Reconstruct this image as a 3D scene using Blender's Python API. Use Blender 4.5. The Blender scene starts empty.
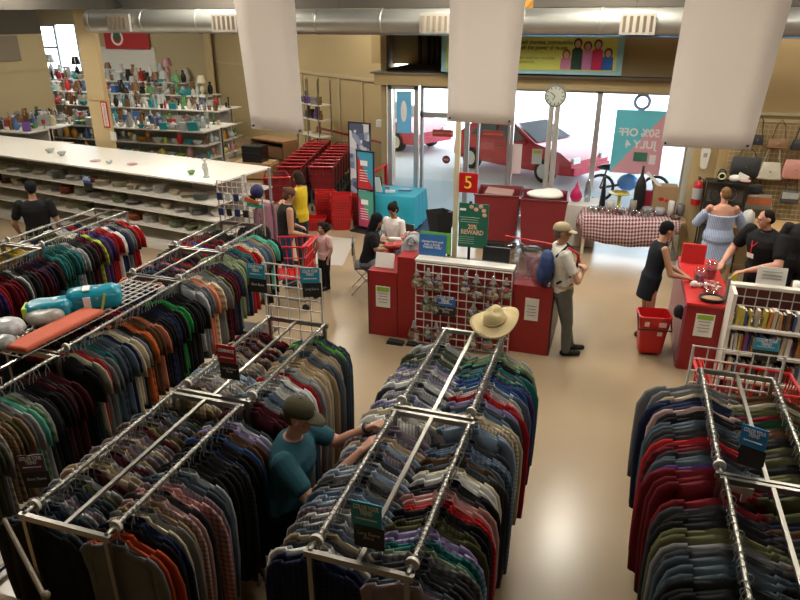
import bpy, bmesh, math, random
from mathutils import Vector, Matrix, Euler
R = math.radians
PI = math.pi
random.seed(7)
scene = bpy.context.scene
COL = scene.collection

# ---------------------------------------------------------------- camera, world, sun, exposure
cam_d = bpy.data.cameras.new('camera')
cam_d.sensor_width = 36.0
cam_d.lens = 670.0 / 800.0 * 36.0
cam_d.clip_start = 0.05
cam_d.clip_end = 300
cam = bpy.data.objects.new('camera', cam_d)
COL.objects.link(cam)
cam.location = (0, 0, 4.0)
cam.rotation_euler = (R(90 - 22.826), 0, R(17.915))
scene.camera = cam

world = bpy.data.worlds.new('daylight')
scene.world = world
world.use_nodes = True
bg = world.node_tree.nodes['Background']
bg.inputs[0].default_value = (0.93, 0.96, 1.0, 1)
bg.inputs[1].default_value = 5.5

sun_d = bpy.data.lights.new('sun', 'SUN')
sun_d.energy = 9.0
sun_d.angle = R(1.0)
sun_d.color = (1.0, 0.96, 0.9)
sun = bpy.data.objects.new('sun', sun_d)
COL.objects.link(sun)
sun.rotation_euler = (R(28), R(-22), 0)

def area(name, loc, sx, sy, power, color=(1, 0.9, 0.75), rot=(0, 0, 0)):
    d = bpy.data.lights.new(name, 'AREA')
    d.shape = 'RECTANGLE'
    d.size = sx
    d.size_y = sy
    d.energy = power
    d.color = color
    o = bpy.data.objects.new(name, d)
    COL.objects.link(o)
    o.location = loc
    o.rotation_euler = rot
    return o

# ceiling lamps of the store: (x, y, power); the row over the front racks is dimmer
CEILING = 5.3
LAMPS = [(-0.55, 14.2 - 1.2, 0), (-0.2, 10.6, 110), (-2.6, 10.6, 110), (-7.1, 11.0, 120), (-7.1, 15.5, 90), (-12.5, 11.6, 130), (-12.5, 17.0, 160),
         (-18.5, 18.5, 160), (-0.3, 7.2, 70), (3.4, 7.2, 60), (3.4, 10.4, 80), (-4.4, 6.4, 55), (-8.6, 6.4, 170), (-1.9, 3.6, 34), (1.6, 3.2, 20), (-5.4, 2.6, 8)]
LAMP_COLOR = (1.0, 0.93, 0.80)

scene.view_settings.view_transform = 'Standard'
scene.view_settings.look = 'None'
scene.view_settings.gamma = 1
scene.view_settings.use_curve_mapping = False
scene.view_settings.exposure = 0.42
try:
    scene.cycles.max_bounces = 6
    scene.cycles.transparent_max_bounces = 12
    scene.cycles.sample_clamp_indirect = 4
    scene.cycles.caustics_reflective = False
    scene.cycles.caustics_refractive = False
except Exception:
    pass

# ---------------------------------------------------------------- materials
MATS = {}
def mat(name, color, rough=0.6, metal=0.0, noise=0.0, scale=8.0, spec=None, emit=None, bump=0.0, alpha=None, trans=0.0):
    if name in MATS:
        return MATS[name]
    m = bpy.data.materials.new(name)
    m.use_nodes = True
    nt = m.node_tree
    b = nt.nodes['Principled BSDF']
    b.inputs['Base Color'].default_value = (*color, 1)
    b.inputs['Roughness'].default_value = rough
    b.inputs['Metallic'].default_value = metal
    if spec is not None:
        b.inputs['Specular IOR Level'].default_value = spec
    if emit:
        b.inputs['Emission Color'].default_value = (*emit[0], 1)
        b.inputs['Emission Strength'].default_value = emit[1]
    if trans:
        b.inputs['Transmission Weight'].default_value = trans
    if alpha is not None:
        b.inputs['Alpha'].default_value = alpha
    if noise or bump:
        tc = nt.nodes.new('ShaderNodeTexCoord')
        n = nt.nodes.new('ShaderNodeTexNoise')
        n.inputs['Scale'].default_value = scale
        n.inputs['Detail'].default_value = 4
        nt.links.new(tc.outputs['Object'], n.inputs['Vector'])
        if noise:
            mx = nt.nodes.new('ShaderNodeMix')
            mx.data_type = 'RGBA'
            mx.inputs[6].default_value = (*[max(0, c * (1 - noise)) for c in color], 1)
            mx.inputs[7].default_value = (*[min(1, c * (1 + noise)) for c in color], 1)
            nt.links.new(n.outputs['Fac'], mx.inputs[0])
            nt.links.new(mx.outputs[2], b.inputs['Base Color'])
        if bump:
            bp = nt.nodes.new('ShaderNodeBump')
            bp.inputs['Strength'].default_value = bump
            bp.inputs['Distance'].default_value = 0.01
            nt.links.new(n.outputs['Fac'], bp.inputs['Height'])
            nt.links.new(bp.outputs[0], b.inputs['Normal'])
    MATS[name] = m
    return m

def tint_mat(name, rough=0.85, pattern=None, spec=0.2, metal=0.0, sheen=0.0):
    """A material whose base colour is the object's own colour, with a woven pattern."""
    m = bpy.data.materials.new(name)
    m.use_nodes = True
    nt = m.node_tree
    b = nt.nodes['Principled BSDF']
    b.inputs['Roughness'].default_value = rough
    b.inputs['Specular IOR Level'].default_value = spec
    b.inputs['Metallic'].default_value = metal
    oi = nt.nodes.new('ShaderNodeObjectInfo')
    tc = nt.nodes.new('ShaderNodeTexCoord')
    n = nt.nodes.new('ShaderNodeTexNoise')
    n.inputs['Scale'].default_value = 14
    nt.links.new(tc.outputs['Object'], n.inputs['Vector'])
    rmp = nt.nodes.new('ShaderNodeMapRange')
    rmp.inputs['To Min'].default_value = 0.82
    rmp.inputs['To Max'].default_value = 1.14
    nt.links.new(n.outputs['Fac'], rmp.inputs['Value'])
    fac = rmp.outputs[0]
    if pattern:
        sep = nt.nodes.new('ShaderNodeSeparateXYZ')
        nt.links.new(tc.outputs['Object'], sep.inputs[0])
        def band(axis, freq, duty):
            mu = nt.nodes.new('ShaderNodeMath'); mu.operation = 'MULTIPLY'; mu.inputs[1].default_value = freq
            nt.links.new(sep.outputs[axis], mu.inputs[0])
            fr = nt.nodes.new('ShaderNodeMath'); fr.operation = 'FRACT'
            nt.links.new(mu.outputs[0], fr.inputs[0])
            lt = nt.nodes.new('ShaderNodeMath'); lt.operation = 'LESS_THAN'; lt.inputs[1].default_value = duty
            nt.links.new(fr.outputs[0], lt.inputs[0])
            return lt.outputs[0]
        bands = []
        if pattern == 'plaid':
            bands = [band(0, 30, .4), band(2, 30, .4)]
        elif pattern == 'pinstripe':
            bands = [band(0, 45, .4)]
        elif pattern == 'hoops':
            bands = [band(2, 14, .45)]
        for o in bands:
            mr = nt.nodes.new('ShaderNodeMapRange')
            mr.inputs['To Min'].default_value = 1.12
            mr.inputs['To Max'].default_value = 0.66
            nt.links.new(o, mr.inputs['Value'])
            mm = nt.nodes.new('ShaderNodeMath'); mm.operation = 'MULTIPLY'
            nt.links.new(fac, mm.inputs[0]); nt.links.new(mr.outputs[0], mm.inputs[1])
            fac = mm.outputs[0]
    vm = nt.nodes.new('ShaderNodeVectorMath'); vm.operation = 'SCALE'
    nt.links.new(oi.outputs['Color'], vm.inputs[0])
    nt.links.new(fac, vm.inputs['Scale'])
    nt.links.new(vm.outputs[0], b.inputs['Base Color'])
    MATS[name] = m
    return m

FAB = tint_mat('woven_cloth')
PLAID = tint_mat('checked_cloth', pattern='plaid')
STRIPE = tint_mat('pinstriped_cloth', pattern='pinstripe')
HOOPS = tint_mat('hooped_cloth', pattern='hoops')
CERAMIC = tint_mat('glazed_ceramic', rough=0.25, spec=0.5)
PAINT = tint_mat('painted_surface', rough=0.5, spec=0.4)

def glass_mat(name, color=(0.9, 0.97, 1.0), mixv=0.1):
    m = bpy.data.materials.new(name)
    m.use_nodes = True
    nt = m.node_tree
    nt.nodes.clear()
    out = nt.nodes.new('ShaderNodeOutputMaterial')
    tr = nt.nodes.new('ShaderNodeBsdfTransparent'); tr.inputs[0].default_value = (*color, 1)
    gl = nt.nodes.new('ShaderNodeBsdfGlossy'); gl.inputs['Roughness'].default_value = 0.05
    mx = nt.nodes.new('ShaderNodeMixShader'); mx.inputs[0].default_value = mixv
    nt.links.new(tr.outputs[0], mx.inputs[1]); nt.links.new(gl.outputs[0], mx.inputs[2]); nt.links.new(mx.outputs[0], out.inputs[0])
    MATS[name] = m
    return m
GLASS = glass_mat('window_glass', mixv=0.04)
CLEAR = glass_mat('clear_plastic', (0.86, 0.88, 0.88), 0.22)
HANGER = mat('clear_hanger_plastic', (0.30, 0.31, 0.30), 0.3)

def two_tone_translucent(name, base, k=.35):
    """Printed film hung on the glass: lets the daylight through."""
    m = bpy.data.materials.new(name)
    m.use_nodes = True
    nt = m.node_tree
    nt.nodes.clear()
    out = nt.nodes.new('ShaderNodeOutputMaterial')
    d = nt.nodes.new('ShaderNodeBsdfDiffuse'); d.inputs[0].default_value = (*base, 1)
    t = nt.nodes.new('ShaderNodeBsdfTranslucent'); t.inputs[0].default_value = (*base, 1)
    mx = nt.nodes.new('ShaderNodeMixShader'); mx.inputs[0].default_value = k
    nt.links.new(d.outputs[0], mx.inputs[1]); nt.links.new(t.outputs[0], mx.inputs[2]); nt.links.new(mx.outputs[0], out.inputs[0])
    return m

def floor_material():
    m = bpy.data.materials.new('polished_concrete')
    m.use_nodes = True
    nt = m.node_tree
    b = nt.nodes['Principled BSDF']
    tc = nt.nodes.new('ShaderNodeTexCoord')
    n = nt.nodes.new('ShaderNodeTexNoise'); n.inputs['Scale'].default_value = 0.6; n.inputs['Detail'].default_value = 6
    n2 = nt.nodes.new('ShaderNodeTexNoise'); n2.inputs['Scale'].default_value = 2.5; n2.inputs['Detail'].default_value = 5
    nt.links.new(tc.outputs['Object'], n.inputs['Vector']); nt.links.new(tc.outputs['Object'], n2.inputs['Vector'])
    r = nt.nodes.new('ShaderNodeValToRGB')
    r.color_ramp.elements[0].position = 0.3; r.color_ramp.elements[0].color = (0.27, 0.20, 0.125, 1)
    r.color_ramp.elements[1].position = 0.7; r.color_ramp.elements[1].color = (0.335, 0.25, 0.16, 1)
    nt.links.new(n.outputs['Fac'], r.inputs[0])
    nt.links.new(r.outputs[0], b.inputs['Base Color'])
    mr = nt.nodes.new('ShaderNodeMapRange'); mr.inputs['To Min'].default_value = 0.21; mr.inputs['To Max'].default_value = 0.27; b.inputs['Specular IOR Level'].default_value = 0.35
    nt.links.new(n2.outputs['Fac'], mr.inputs['Value']); nt.links.new(mr.outputs[0], b.inputs['Roughness'])
    bp = nt.nodes.new('ShaderNodeBump'); bp.inputs['Strength'].default_value = 0.05; bp.inputs['Distance'].default_value = 0.02
    nt.links.new(n.outputs['Fac'], bp.inputs['Height']); nt.links.new(bp.outputs[0], b.inputs['Normal'])
    return m

M_FLOOR = floor_material()
M_WALL = mat('tan_wall_paint', (0.44, 0.335, 0.17), 0.8, noise=0.06, scale=1.2)
M_WALL2 = mat('pale_tan_wall_paint', (0.46, 0.375, 0.22), 0.8, noise=0.05, scale=1.2)
M_UPPER = mat('grey_brown_ceiling_board', (0.085, 0.075, 0.06), 0.9, noise=0.15, scale=0.8)
M_COLUMN = mat('cream_column_paint', (0.60, 0.46, 0.25), 0.6)
M_WHITE = mat('white_enamel', (0.72, 0.69, 0.63), 0.3)
M_WHITEW = mat('white_wall_paint', (0.7, 0.68, 0.62), 0.7)
M_ALU = mat('aluminium', (0.62, 0.62, 0.62), 0.35, 0.8)
M_GREYFRAME = mat('grey_window_frame', (0.30, 0.30, 0.31), 0.45, 0.3)
M_CHROME = mat('chrome', (0.36, 0.345, 0.31), 0.32, 1.0)
M_DARKMETAL = mat('dark_metal', (0.05, 0.05, 0.05), 0.4, 0.5)
M_BLACK = mat('black_plastic', (0.012, 0.012, 0.013), 0.4)
M_BLACKCLOTH = mat('black_cloth', (0.012, 0.012, 0.014), 0.9)
M_RED = mat('red_laminate', (0.27, 0.010, 0.012), 0.4, noise=0.06, scale=3)
M_REDPL = mat('red_plastic', (0.50, 0.010, 0.012), 0.35)
M_DARKRED = mat('dark_red_plastic', (0.24, 0.012, 0.015), 0.5)
M_WOOD = mat('light_wood', (0.42, 0.26, 0.12), 0.5, noise=0.25, scale=6)
M_CARD = mat('cardboard', (0.33, 0.21, 0.11), 0.85, noise=0.1)
M_PAPER = mat('white_paper', (0.75, 0.73, 0.68), 0.8)
M_WIREW = mat('white_wire', (0.68, 0.66, 0.62), 0.35)
M_WIREP = mat('pinkish_wire', (0.55, 0.42, 0.38), 0.4)
M_DUCT = mat('galvanised_steel', (0.40, 0.40, 0.37), 0.38, 0.75, noise=0.12, scale=2.5)
M_TEAL = mat('teal_sign_print', (0.02, 0.30, 0.45), 0.4)
M_BLUE = mat('blue_sign_print', (0.02, 0.12, 0.42), 0.4)
M_INK = mat('white_ink', (0.85, 0.85, 0.85), 0.5)
M_BLACKCARD = mat('black_card', (0.015, 0.014, 0.014), 0.5)
M_GREEN = mat('dark_green_print', (0.012, 0.13, 0.085), 0.5)
M_YELLOW = mat('yellow_ink', (0.9, 0.62, 0.08), 0.5)
M_LIME = mat('lime_print', (0.50, 0.62, 0.06), 0.6)
M_CREAM = mat('cream_straw', (0.62, 0.50, 0.27), 0.8, noise=0.08, scale=60, bump=0.3)
M_BAG = mat('milky_plastic_bag', (0.55, 0.55, 0.55), 0.3, alpha=0.65)

# ---------------------------------------------------------------- mesh helpers
class MB:
    def __init__(s):
        s.v = []; s.f = []; s.m = []; s.mi = 0
    def add(s, vs, fs):
        o = len(s.v)
        s.v += [tuple(p) for p in vs]
        s.f += [tuple(i + o for i in f) for f in fs]
        s.m += [s.mi] * len(fs)
        return s
    def box(s, c, d, rot=None):
        x, y, z = d[0] / 2, d[1] / 2, d[2] / 2
        vs = [Vector((a, b, e)) for a in (-x, x) for b in (-y, y) for e in (-z, z)]
        if rot is not None:
            M = rot if isinstance(rot, Matrix) else Euler(rot).to_matrix()
            vs = [M @ p for p in vs]
        vs = [p + Vector(c) for p in vs]
        return s.add(vs, [(0, 1, 3, 2), (4, 6, 7, 5), (0, 4, 5, 1), (2, 3, 7, 6), (0, 2, 6, 4), (1, 5, 7, 3)])
    def span(s, a, b):
        return s.box([(a[i] + b[i]) / 2 for i in range(3)], [abs(b[i] - a[i]) for i in range(3)])
    def rings(s, rings, caps=True, loop=False):
        n = len(rings[0]); vs = [p for r in rings for p in r]; fs = []
        for k in range(len(rings) - 1):
            for i in range(n):
                j = (i + 1) % n
                fs.append((k * n + i, k * n + j, (k + 1) * n + j, (k + 1) * n + i))
        if loop:
            k = len(rings) - 1
            for i in range(n):
                j = (i + 1) % n
                fs.append((k * n + i, k * n + j, j, i))
        elif caps:
            fs.append(tuple(range(n - 1, -1, -1)))
            fs.append(tuple((len(rings) - 1) * n + i for i in range(n)))
        return s.add(vs, fs)
    def tube(s, pts, r, n=8, r2=None, caps=True):
        pts = [Vector(p) for p in pts]
        rr = []
        for k, p in enumerate(pts):
            a = pts[max(k - 1, 0)]; b = pts[min(k + 1, len(pts) - 1)]
            d = (b - a).normalized()
            ref = Vector((0, 0, 1)) if abs(d.z) < 0.9 else Vector((1, 0, 0))
            u = d.cross(ref).normalized(); w = u.cross(d).normalized()
            q = r if r2 is None else r + (r2 - r) * k / (len(pts) - 1)
            rr.append([p + (u * math.cos(t) + w * math.sin(t)) * q for t in [2 * PI * i / n for i in range(n)]])
        return s.rings(rr, caps)
    def lathe(s, prof, n=14, c=(0, 0, 0), sy=1.0):
        c = Vector(c)
        return s.rings([[c + Vector((r * math.cos(2 * PI * i / n), sy * r * math.sin(2 * PI * i / n), z)) for i in range(n)] for r, z in prof])
    def ell(s, c, r, n=10, m=7, rot=None):
        c = Vector(c); rr = []
        for k in range(m + 1):
            t = -PI / 2 + PI * (k + 0.02) / (m + 0.04)
            ring = []
            for i in range(n):
                a = 2 * PI * i / n
                p = Vector((r[0] * math.cos(t) * math.cos(a), r[1] * math.cos(t) * math.sin(a), r[2] * math.sin(t)))
                if rot is not None:
                    p = Euler(rot).to_matrix() @ p
                ring.append(c + p)
            rr.append(ring)
        return s.rings(rr)
    def prism(s, outline, y0, y1):
        """outline in XZ, extruded along Y"""
        n = len(outline)
        vs = [(x, y0, z) for x, z in outline] + [(x, y1, z) for x, z in outline]
        fs = [tuple(range(n)), tuple(range(2 * n - 1, n - 1, -1))] + [(i, i + n, (i + 1) % n + n, (i + 1) % n) for i in range(n)]
        return s.add(vs, fs)
    def build(s, name, material, parent=None, loc=(0, 0, 0), rot=(0, 0, 0), smooth=False, color=None):
        me = bpy.data.meshes.new(name)
        me.from_pydata(s.v, [], s.f)
        mats = material if isinstance(material, (list, tuple)) else [material]
        for x in mats:
            me.materials.append(x)
        if len(mats) > 1:
            for p, mi in zip(me.polygons, s.m):
                p.material_index = mi
        bm = bmesh.new(); bm.from_mesh(me)
        bmesh.ops.recalc_face_normals(bm, faces=bm.faces)
        bm.to_mesh(me); bm.free()
        if smooth:
            for p in me.polygons:
                p.use_smooth = True
            if smooth == 'auto':
                try:
                    me.set_sharp_from_angle(angle=R(40))
                except Exception:
                    pass
        o = bpy.data.objects.new(name, me)
        COL.objects.link(o)
        o.parent = parent
        o.location = loc
        o.rotation_euler = rot
        if color:
            o.color = (*color, 1)
        return o

def thing(name, label, cat, loc=(0, 0, 0), rz=0, group=None):
    o = bpy.data.objects.new(name, None)
    o.empty_display_size = 0.1
    COL.objects.link(o)
    o.location = loc
    o.rotation_euler = (0, 0, rz)
    return tag(o, label, cat, group)

def tag(o, label, cat, group=None, kind=None):
    if len(label.split()) > 16: print('LONG', label)
    o['label'] = label
    o['category'] = cat
    if group:
        o['group'] = group
    if kind:
        o['kind'] = kind
    return o

def struct(name, mb, material, label=None, **k):
    o = mb.build(name, material, **k)
    o['kind'] = 'structure'
    if label:
        o['label'] = label
    return o

def copy_tree(o, parent=None):
    c = o.copy()
    COL.objects.link(c)
    c.parent = parent
    for ch in list(o.children):
        copy_tree(ch, c)
    return c

def text(name, body, size, material, parent, loc, rot=(PI / 2, 0, 0), align='CENTER', mirror=False, ext=0.001, width=None, bold=0.0):
    cu = bpy.data.curves.new(name, 'FONT')
    cu.body = body
    cu.size = size
    cu.align_x = align
    cu.align_y = 'CENTER'
    cu.extrude = ext
    cu.offset = bold
    cu.space_line = 0.85
    cu.materials.append(material)
    tmp = bpy.data.objects.new(name + '_outline', cu)
    COL.objects.link(tmp)
    me = bpy.data.meshes.new_from_object(tmp.evaluated_get(bpy.context.evaluated_depsgraph_get()))
    bpy.data.objects.remove(tmp)
    bpy.data.curves.remove(cu)
    me.name = name
    if width:
        xs = [v.co.x for v in me.vertices]
        k = width / max(1e-6, max(xs) - min(xs))
        for v in me.vertices:
            v.co.x *= k
    if mirror:
        for v in me.vertices:
            v.co.x *= -1
        me.flip_normals()
    o = bpy.data.objects.new(name, me)
    COL.objects.link(o)
    o.parent = parent
    o.location = loc
    o.rotation_euler = rot
    return o

ORD = ['first', 'second', 'third', 'fourth', 'fifth', 'sixth', 'seventh', 'eighth', 'ninth', 'tenth', 'eleventh', 'twelfth']
def ordn(i):
    if i < 12:
        return ORD[i]
    n = i + 1
    s = 'th' if 10 <= n % 100 <= 20 else {1: 'st', 2: 'nd', 3: 'rd'}.get(n % 10, 'th')
    return '%d%s' % (n, s)

# ================================================================ the setting
st = MB(); st.add([(-32, -3, 0), (9, -3, 0), (9, 13.9, 0), (-4.9, 13.9, 0), (-5.75, 17.0, 0), (-15.1, 23.6, 0), (-32, 23.6, 0)], [(0, 1, 2, 3, 4, 5, 6)])
struct('floor', st, M_FLOOR)
struct('ceiling', MB().span((-32, -3, CEILING), (9, 24, CEILING + .15)), M_UPPER)
struct('wall_back', MB().span((-32, -3.2, 0), (9, -3, CEILING)), M_WALL)
struct('wall_side', MB().span((9, -3, 0), (9.2, 14, CEILING)), M_WALL)
struct('wall_left', MB().span((-32.2, -3, 0), (-32, 24, CEILING)), M_WALL2)
# partition that ends beside the glassware aisles
b = MB(); b.span((-17.4, -3, 0), (-17.2, 17.6, 3.56)); b.span((-17.2, 4, 2.53), (-17.17, 17.55, 2.58))
struct('wall_partition', b, M_WALL2)
struct('trim_1', MB().span((-17.19, 4, 2.84), (-17.15, 16.6, 3.53)), mat('grey_brown_panel', (0.22, 0.19, 0.14), 0.8))
struct('wall_partition_upper', MB().span((-17.4, -3, 3.56), (-17.2, 17.6, CEILING)), M_UPPER)
# wall at the far end with its window
b = MB()
b.span((-32, 23.5, 0), (-23.5, 23.7, CEILING)); b.span((-23.5, 23.5, 0), (-20.2, 23.7, 2.0)); b.span((-23.5, 23.5, 3.75), (-20.2, 23.7, CEILING)); b.span((-20.2, 23.5, 0), (-15.1, 23.7, CEILING))
struct('wall_far', b, M_WALL2)
struct('trim_2', MB().span((-20.2, 23.44, 2.0), (-17.6, 23.5, 2.95)), M_WHITEW)
wn = MB()
for x in (-23.5, -22.35, -21.3, -20.25):
    wn.span((x, 23.5, 2.0), (x + .09, 23.62, 3.75))
for z in (2.0, 2.85, 3.68):
    wn.span((-23.5, 23.5, z), (-22.3, 23.62, z + .08))
w0 = struct('window_1', wn, mat('grey_white_frame', (0.5, 0.5, 0.52), 0.5))
MB().span((-23.5, 23.55, 2.0), (-20.2, 23.57, 3.75)).build('glass', GLASS, w0)
# angled wall from the shopfront to the far end
def along(p, q, th, z0, z1, mb):
    p = Vector((*p, 0)); q = Vector((*q, 0)); d = (q - p).normalized(); n = Vector((-d.y, d.x, 0)) * th
    vs = [p + Vector((0, 0, z0)), q + Vector((0, 0, z0)), q + n + Vector((0, 0, z0)), p + n + Vector((0, 0, z0))]
    vs += [v + Vector((0, 0, z1 - z0)) for v in vs]
    return mb.add(vs, [(0, 1, 2, 3), (4, 5, 6, 7), (0, 1, 5, 4), (1, 2, 6, 5), (2, 3, 7, 6), (3, 0, 4, 7)])
wa = along((-15.3, 23.5), (-5.8, 16.9), .2, 0, CEILING, MB())
struct('wall_angled', wa, M_WALL)
ta = MB(); along((-15.3, 23.46), (-5.8, 16.86), .03, 2.46, 2.54, ta)
for t in (0.62, 0.80, 0.9):
    x = -15.3 + t * 9.5; y = 23.46 - t * 6.6
    along((x, y), (x + .04, y - .03), .02, 0, 2.46, ta)
struct('trim_3', ta, M_WALL2)
struct('trim_4', along((-15.2, 23.2), (-14.7, 22.85), .05, 0, 4.2, MB()), M_COLUMN)
struct('wall_return', along((-5.75, 17.0), (-4.9, 13.85), .12, 0, CEILING, MB()), M_WALL)
# shopfront
b = MB()
b.span((-6.0, 16.3, 2.98), (-3.4, 16.5, CEILING))
b.span((-3.5, 13.75, 2.98), (1.6, 14.0, CEILING)); b.span((-3.5, 14.0, 2.98), (-3.4, 16.4, CEILING))
struct('wall_front', b, M_WALL)
struct('trim_5', MB().span((-4.98, 13.66, 2.73), (1.6, 14.0, 2.95)), M_WALL)
struct('trim_6', MB().span((-5.05, 13.6, 2.95), (-3.42, 16.4, 2.98)), mat('dusty_grey_ledge', (0.22, 0.20, 0.17), 0.95, noise=0.4, scale=3))
struct('trim_7', MB().span((-3.42, 13.5, 2.95), (1.6, 13.78, 3.0)), mat('dark_brown_ledge', (0.10, 0.08, 0.06), 0.8))
b = MB()
for x in (-4.72, -4.42, -4.3):
    b.tube([(x, 16.1, 3.0), (x, 16.1, 5.2)], .05)
b.tube([(-4.0, 16.0, 4.2), (-4.0, 16.0, 3.3), (-3.7, 16.0, 3.25)], .025)
b.span((-4.62, 16.0, 2.98), (-4.48, 16.28, 5.2))
struct('trim_8', b, mat('dark_pipe_paint', (0.13, 0.10, 0.07), 0.6))
struct('wall_kerb', MB().span((-4.95, 13.72, 0), (-3.98, 13.9, .1)).span((-2.1, 13.72, 0), (1.3, 13.9, .12)), M_GREYFRAME)
def shop_window(name, x0, x1, z0, z1, material, w=.06, bars=(), zbars=(), y=13.8):
    b = MB()
    b.span((x0, y - .05, z0), (x0 + w, y + .05, z1)); b.span((x1 - w, y - .05, z0), (x1, y + .05, z1))
    b.span((x0, y - .05, z1 - w), (x1, y + .05, z1)); b.span((x0, y - .05, z0), (x1, y + .05, z0 + w))
    for x in bars:
        b.span((x - w / 2, y - .05, z0), (x + w / 2, y + .05, z1))
    for z in zbars:
        b.span((x0, y - .05, z - .05), (x1, y + .05, z + .05))
    o = struct(name, b, material)
    MB().span((x0 + w, y - .006, z0 + w), (x1 - w, y + .006, z1 - w)).build('glass', GLASS, o)
    return o
shop_window('window_2', -4.72, -4.05, .1, 2.73, M_ALU, .09)
d1 = shop_window('door_1', -4.0, -3.0, .0, 2.73, M_GREYFRAME, .055, zbars=(2.15,))
d2 = shop_window('door_2', -3.0, -2.12, .0, 2.73, M_GREYFRAME, .04, zbars=(2.15,), bars=(-2.77,))
shop_window('window_3', -2.1, -.45, .12, 2.73, M_ALU, .05)
shop_window('window_4', -.45, 1.24, .12, 2.73, M_ALU, .05)
# pillars, bag wall
b = MB(); b.span((1.22, 12.5, 0), (1.6, 13.9, CEILING))
struct('pillar_front', b, M_WALL)
b = MB(); b.span((-11.2, 12.4, 0), (-10.74, 12.52, CEILING)); b.span((-11.21, 12.39, 2.35), (-10.73, 12.53, 2.38))
struct('pillar_aisle', b, M_COLUMN)
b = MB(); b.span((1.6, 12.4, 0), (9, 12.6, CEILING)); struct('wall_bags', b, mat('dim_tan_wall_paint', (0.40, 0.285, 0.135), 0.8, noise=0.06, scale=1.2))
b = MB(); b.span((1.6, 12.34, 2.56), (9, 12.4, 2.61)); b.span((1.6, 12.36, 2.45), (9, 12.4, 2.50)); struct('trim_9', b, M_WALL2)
# dark soffit behind the duct
struct('ceiling_soffit', MB().span((-20, 11.95, 4.16), (9, 12.2, CEILING)), M_UPPER)
b = MB()
b.tube([(-10.3, 12.1, 5.2), (-9.6, 11.9, 4.2)], .04); b.span((-11.7, 12.3, 4.2), (-11.4, 12.5, CEILING))
struct('trim_10', b, M_DARKMETAL)
# outside ground
struct('exterior_ground', MB().add([(-60, 13.95, -.02), (40, 13.95, -.02), (40, 120, -.02), (-60, 120, -.02)], [(0, 1, 2, 3)]), mat('sunlit_asphalt', (0.62, 0.63, 0.66), 0.9, noise=0.08, scale=.5))
struct('exterior_pavement', MB().span((-12, 13.95, -.02), (8, 17.2, .0)), mat('shade_blue_pavement', (0.50, 0.56, 0.62), 0.9, noise=0.06, scale=1))  # blue cast of the shade is put into the pavement colour
struct('exterior_added_canopy', MB().span((-3.3, 14.1, 3.1), (8, 15.8, 3.3)), M_WALL2)  # unseen canopy, added only to shade the pavement
# floor mats and floor marks near the doors
tag(MB().span((-4.45, 12.1, 0.001), (-3.1, 13.6, .012)).build('door_mat', mat('blue_carpet_mat', (0.035, 0.07, 0.15), 0.95, noise=.2, scale=30)), 'dark blue carpet mat lying just inside the glass doors', 'mat')
tag(MB().add([(-5.35, 11.7, .004), (-4.7, 11.7, .004), (-4.35, 10.2, .004), (-5.05, 10.1, .004)], [(0, 1, 2, 3)]).build('floor_patch', mat('pale_floor_patch', (0.42, 0.40, 0.36), .3)), 'pale rectangular patch on the floor behind the toddler', 'floor patch')

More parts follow.
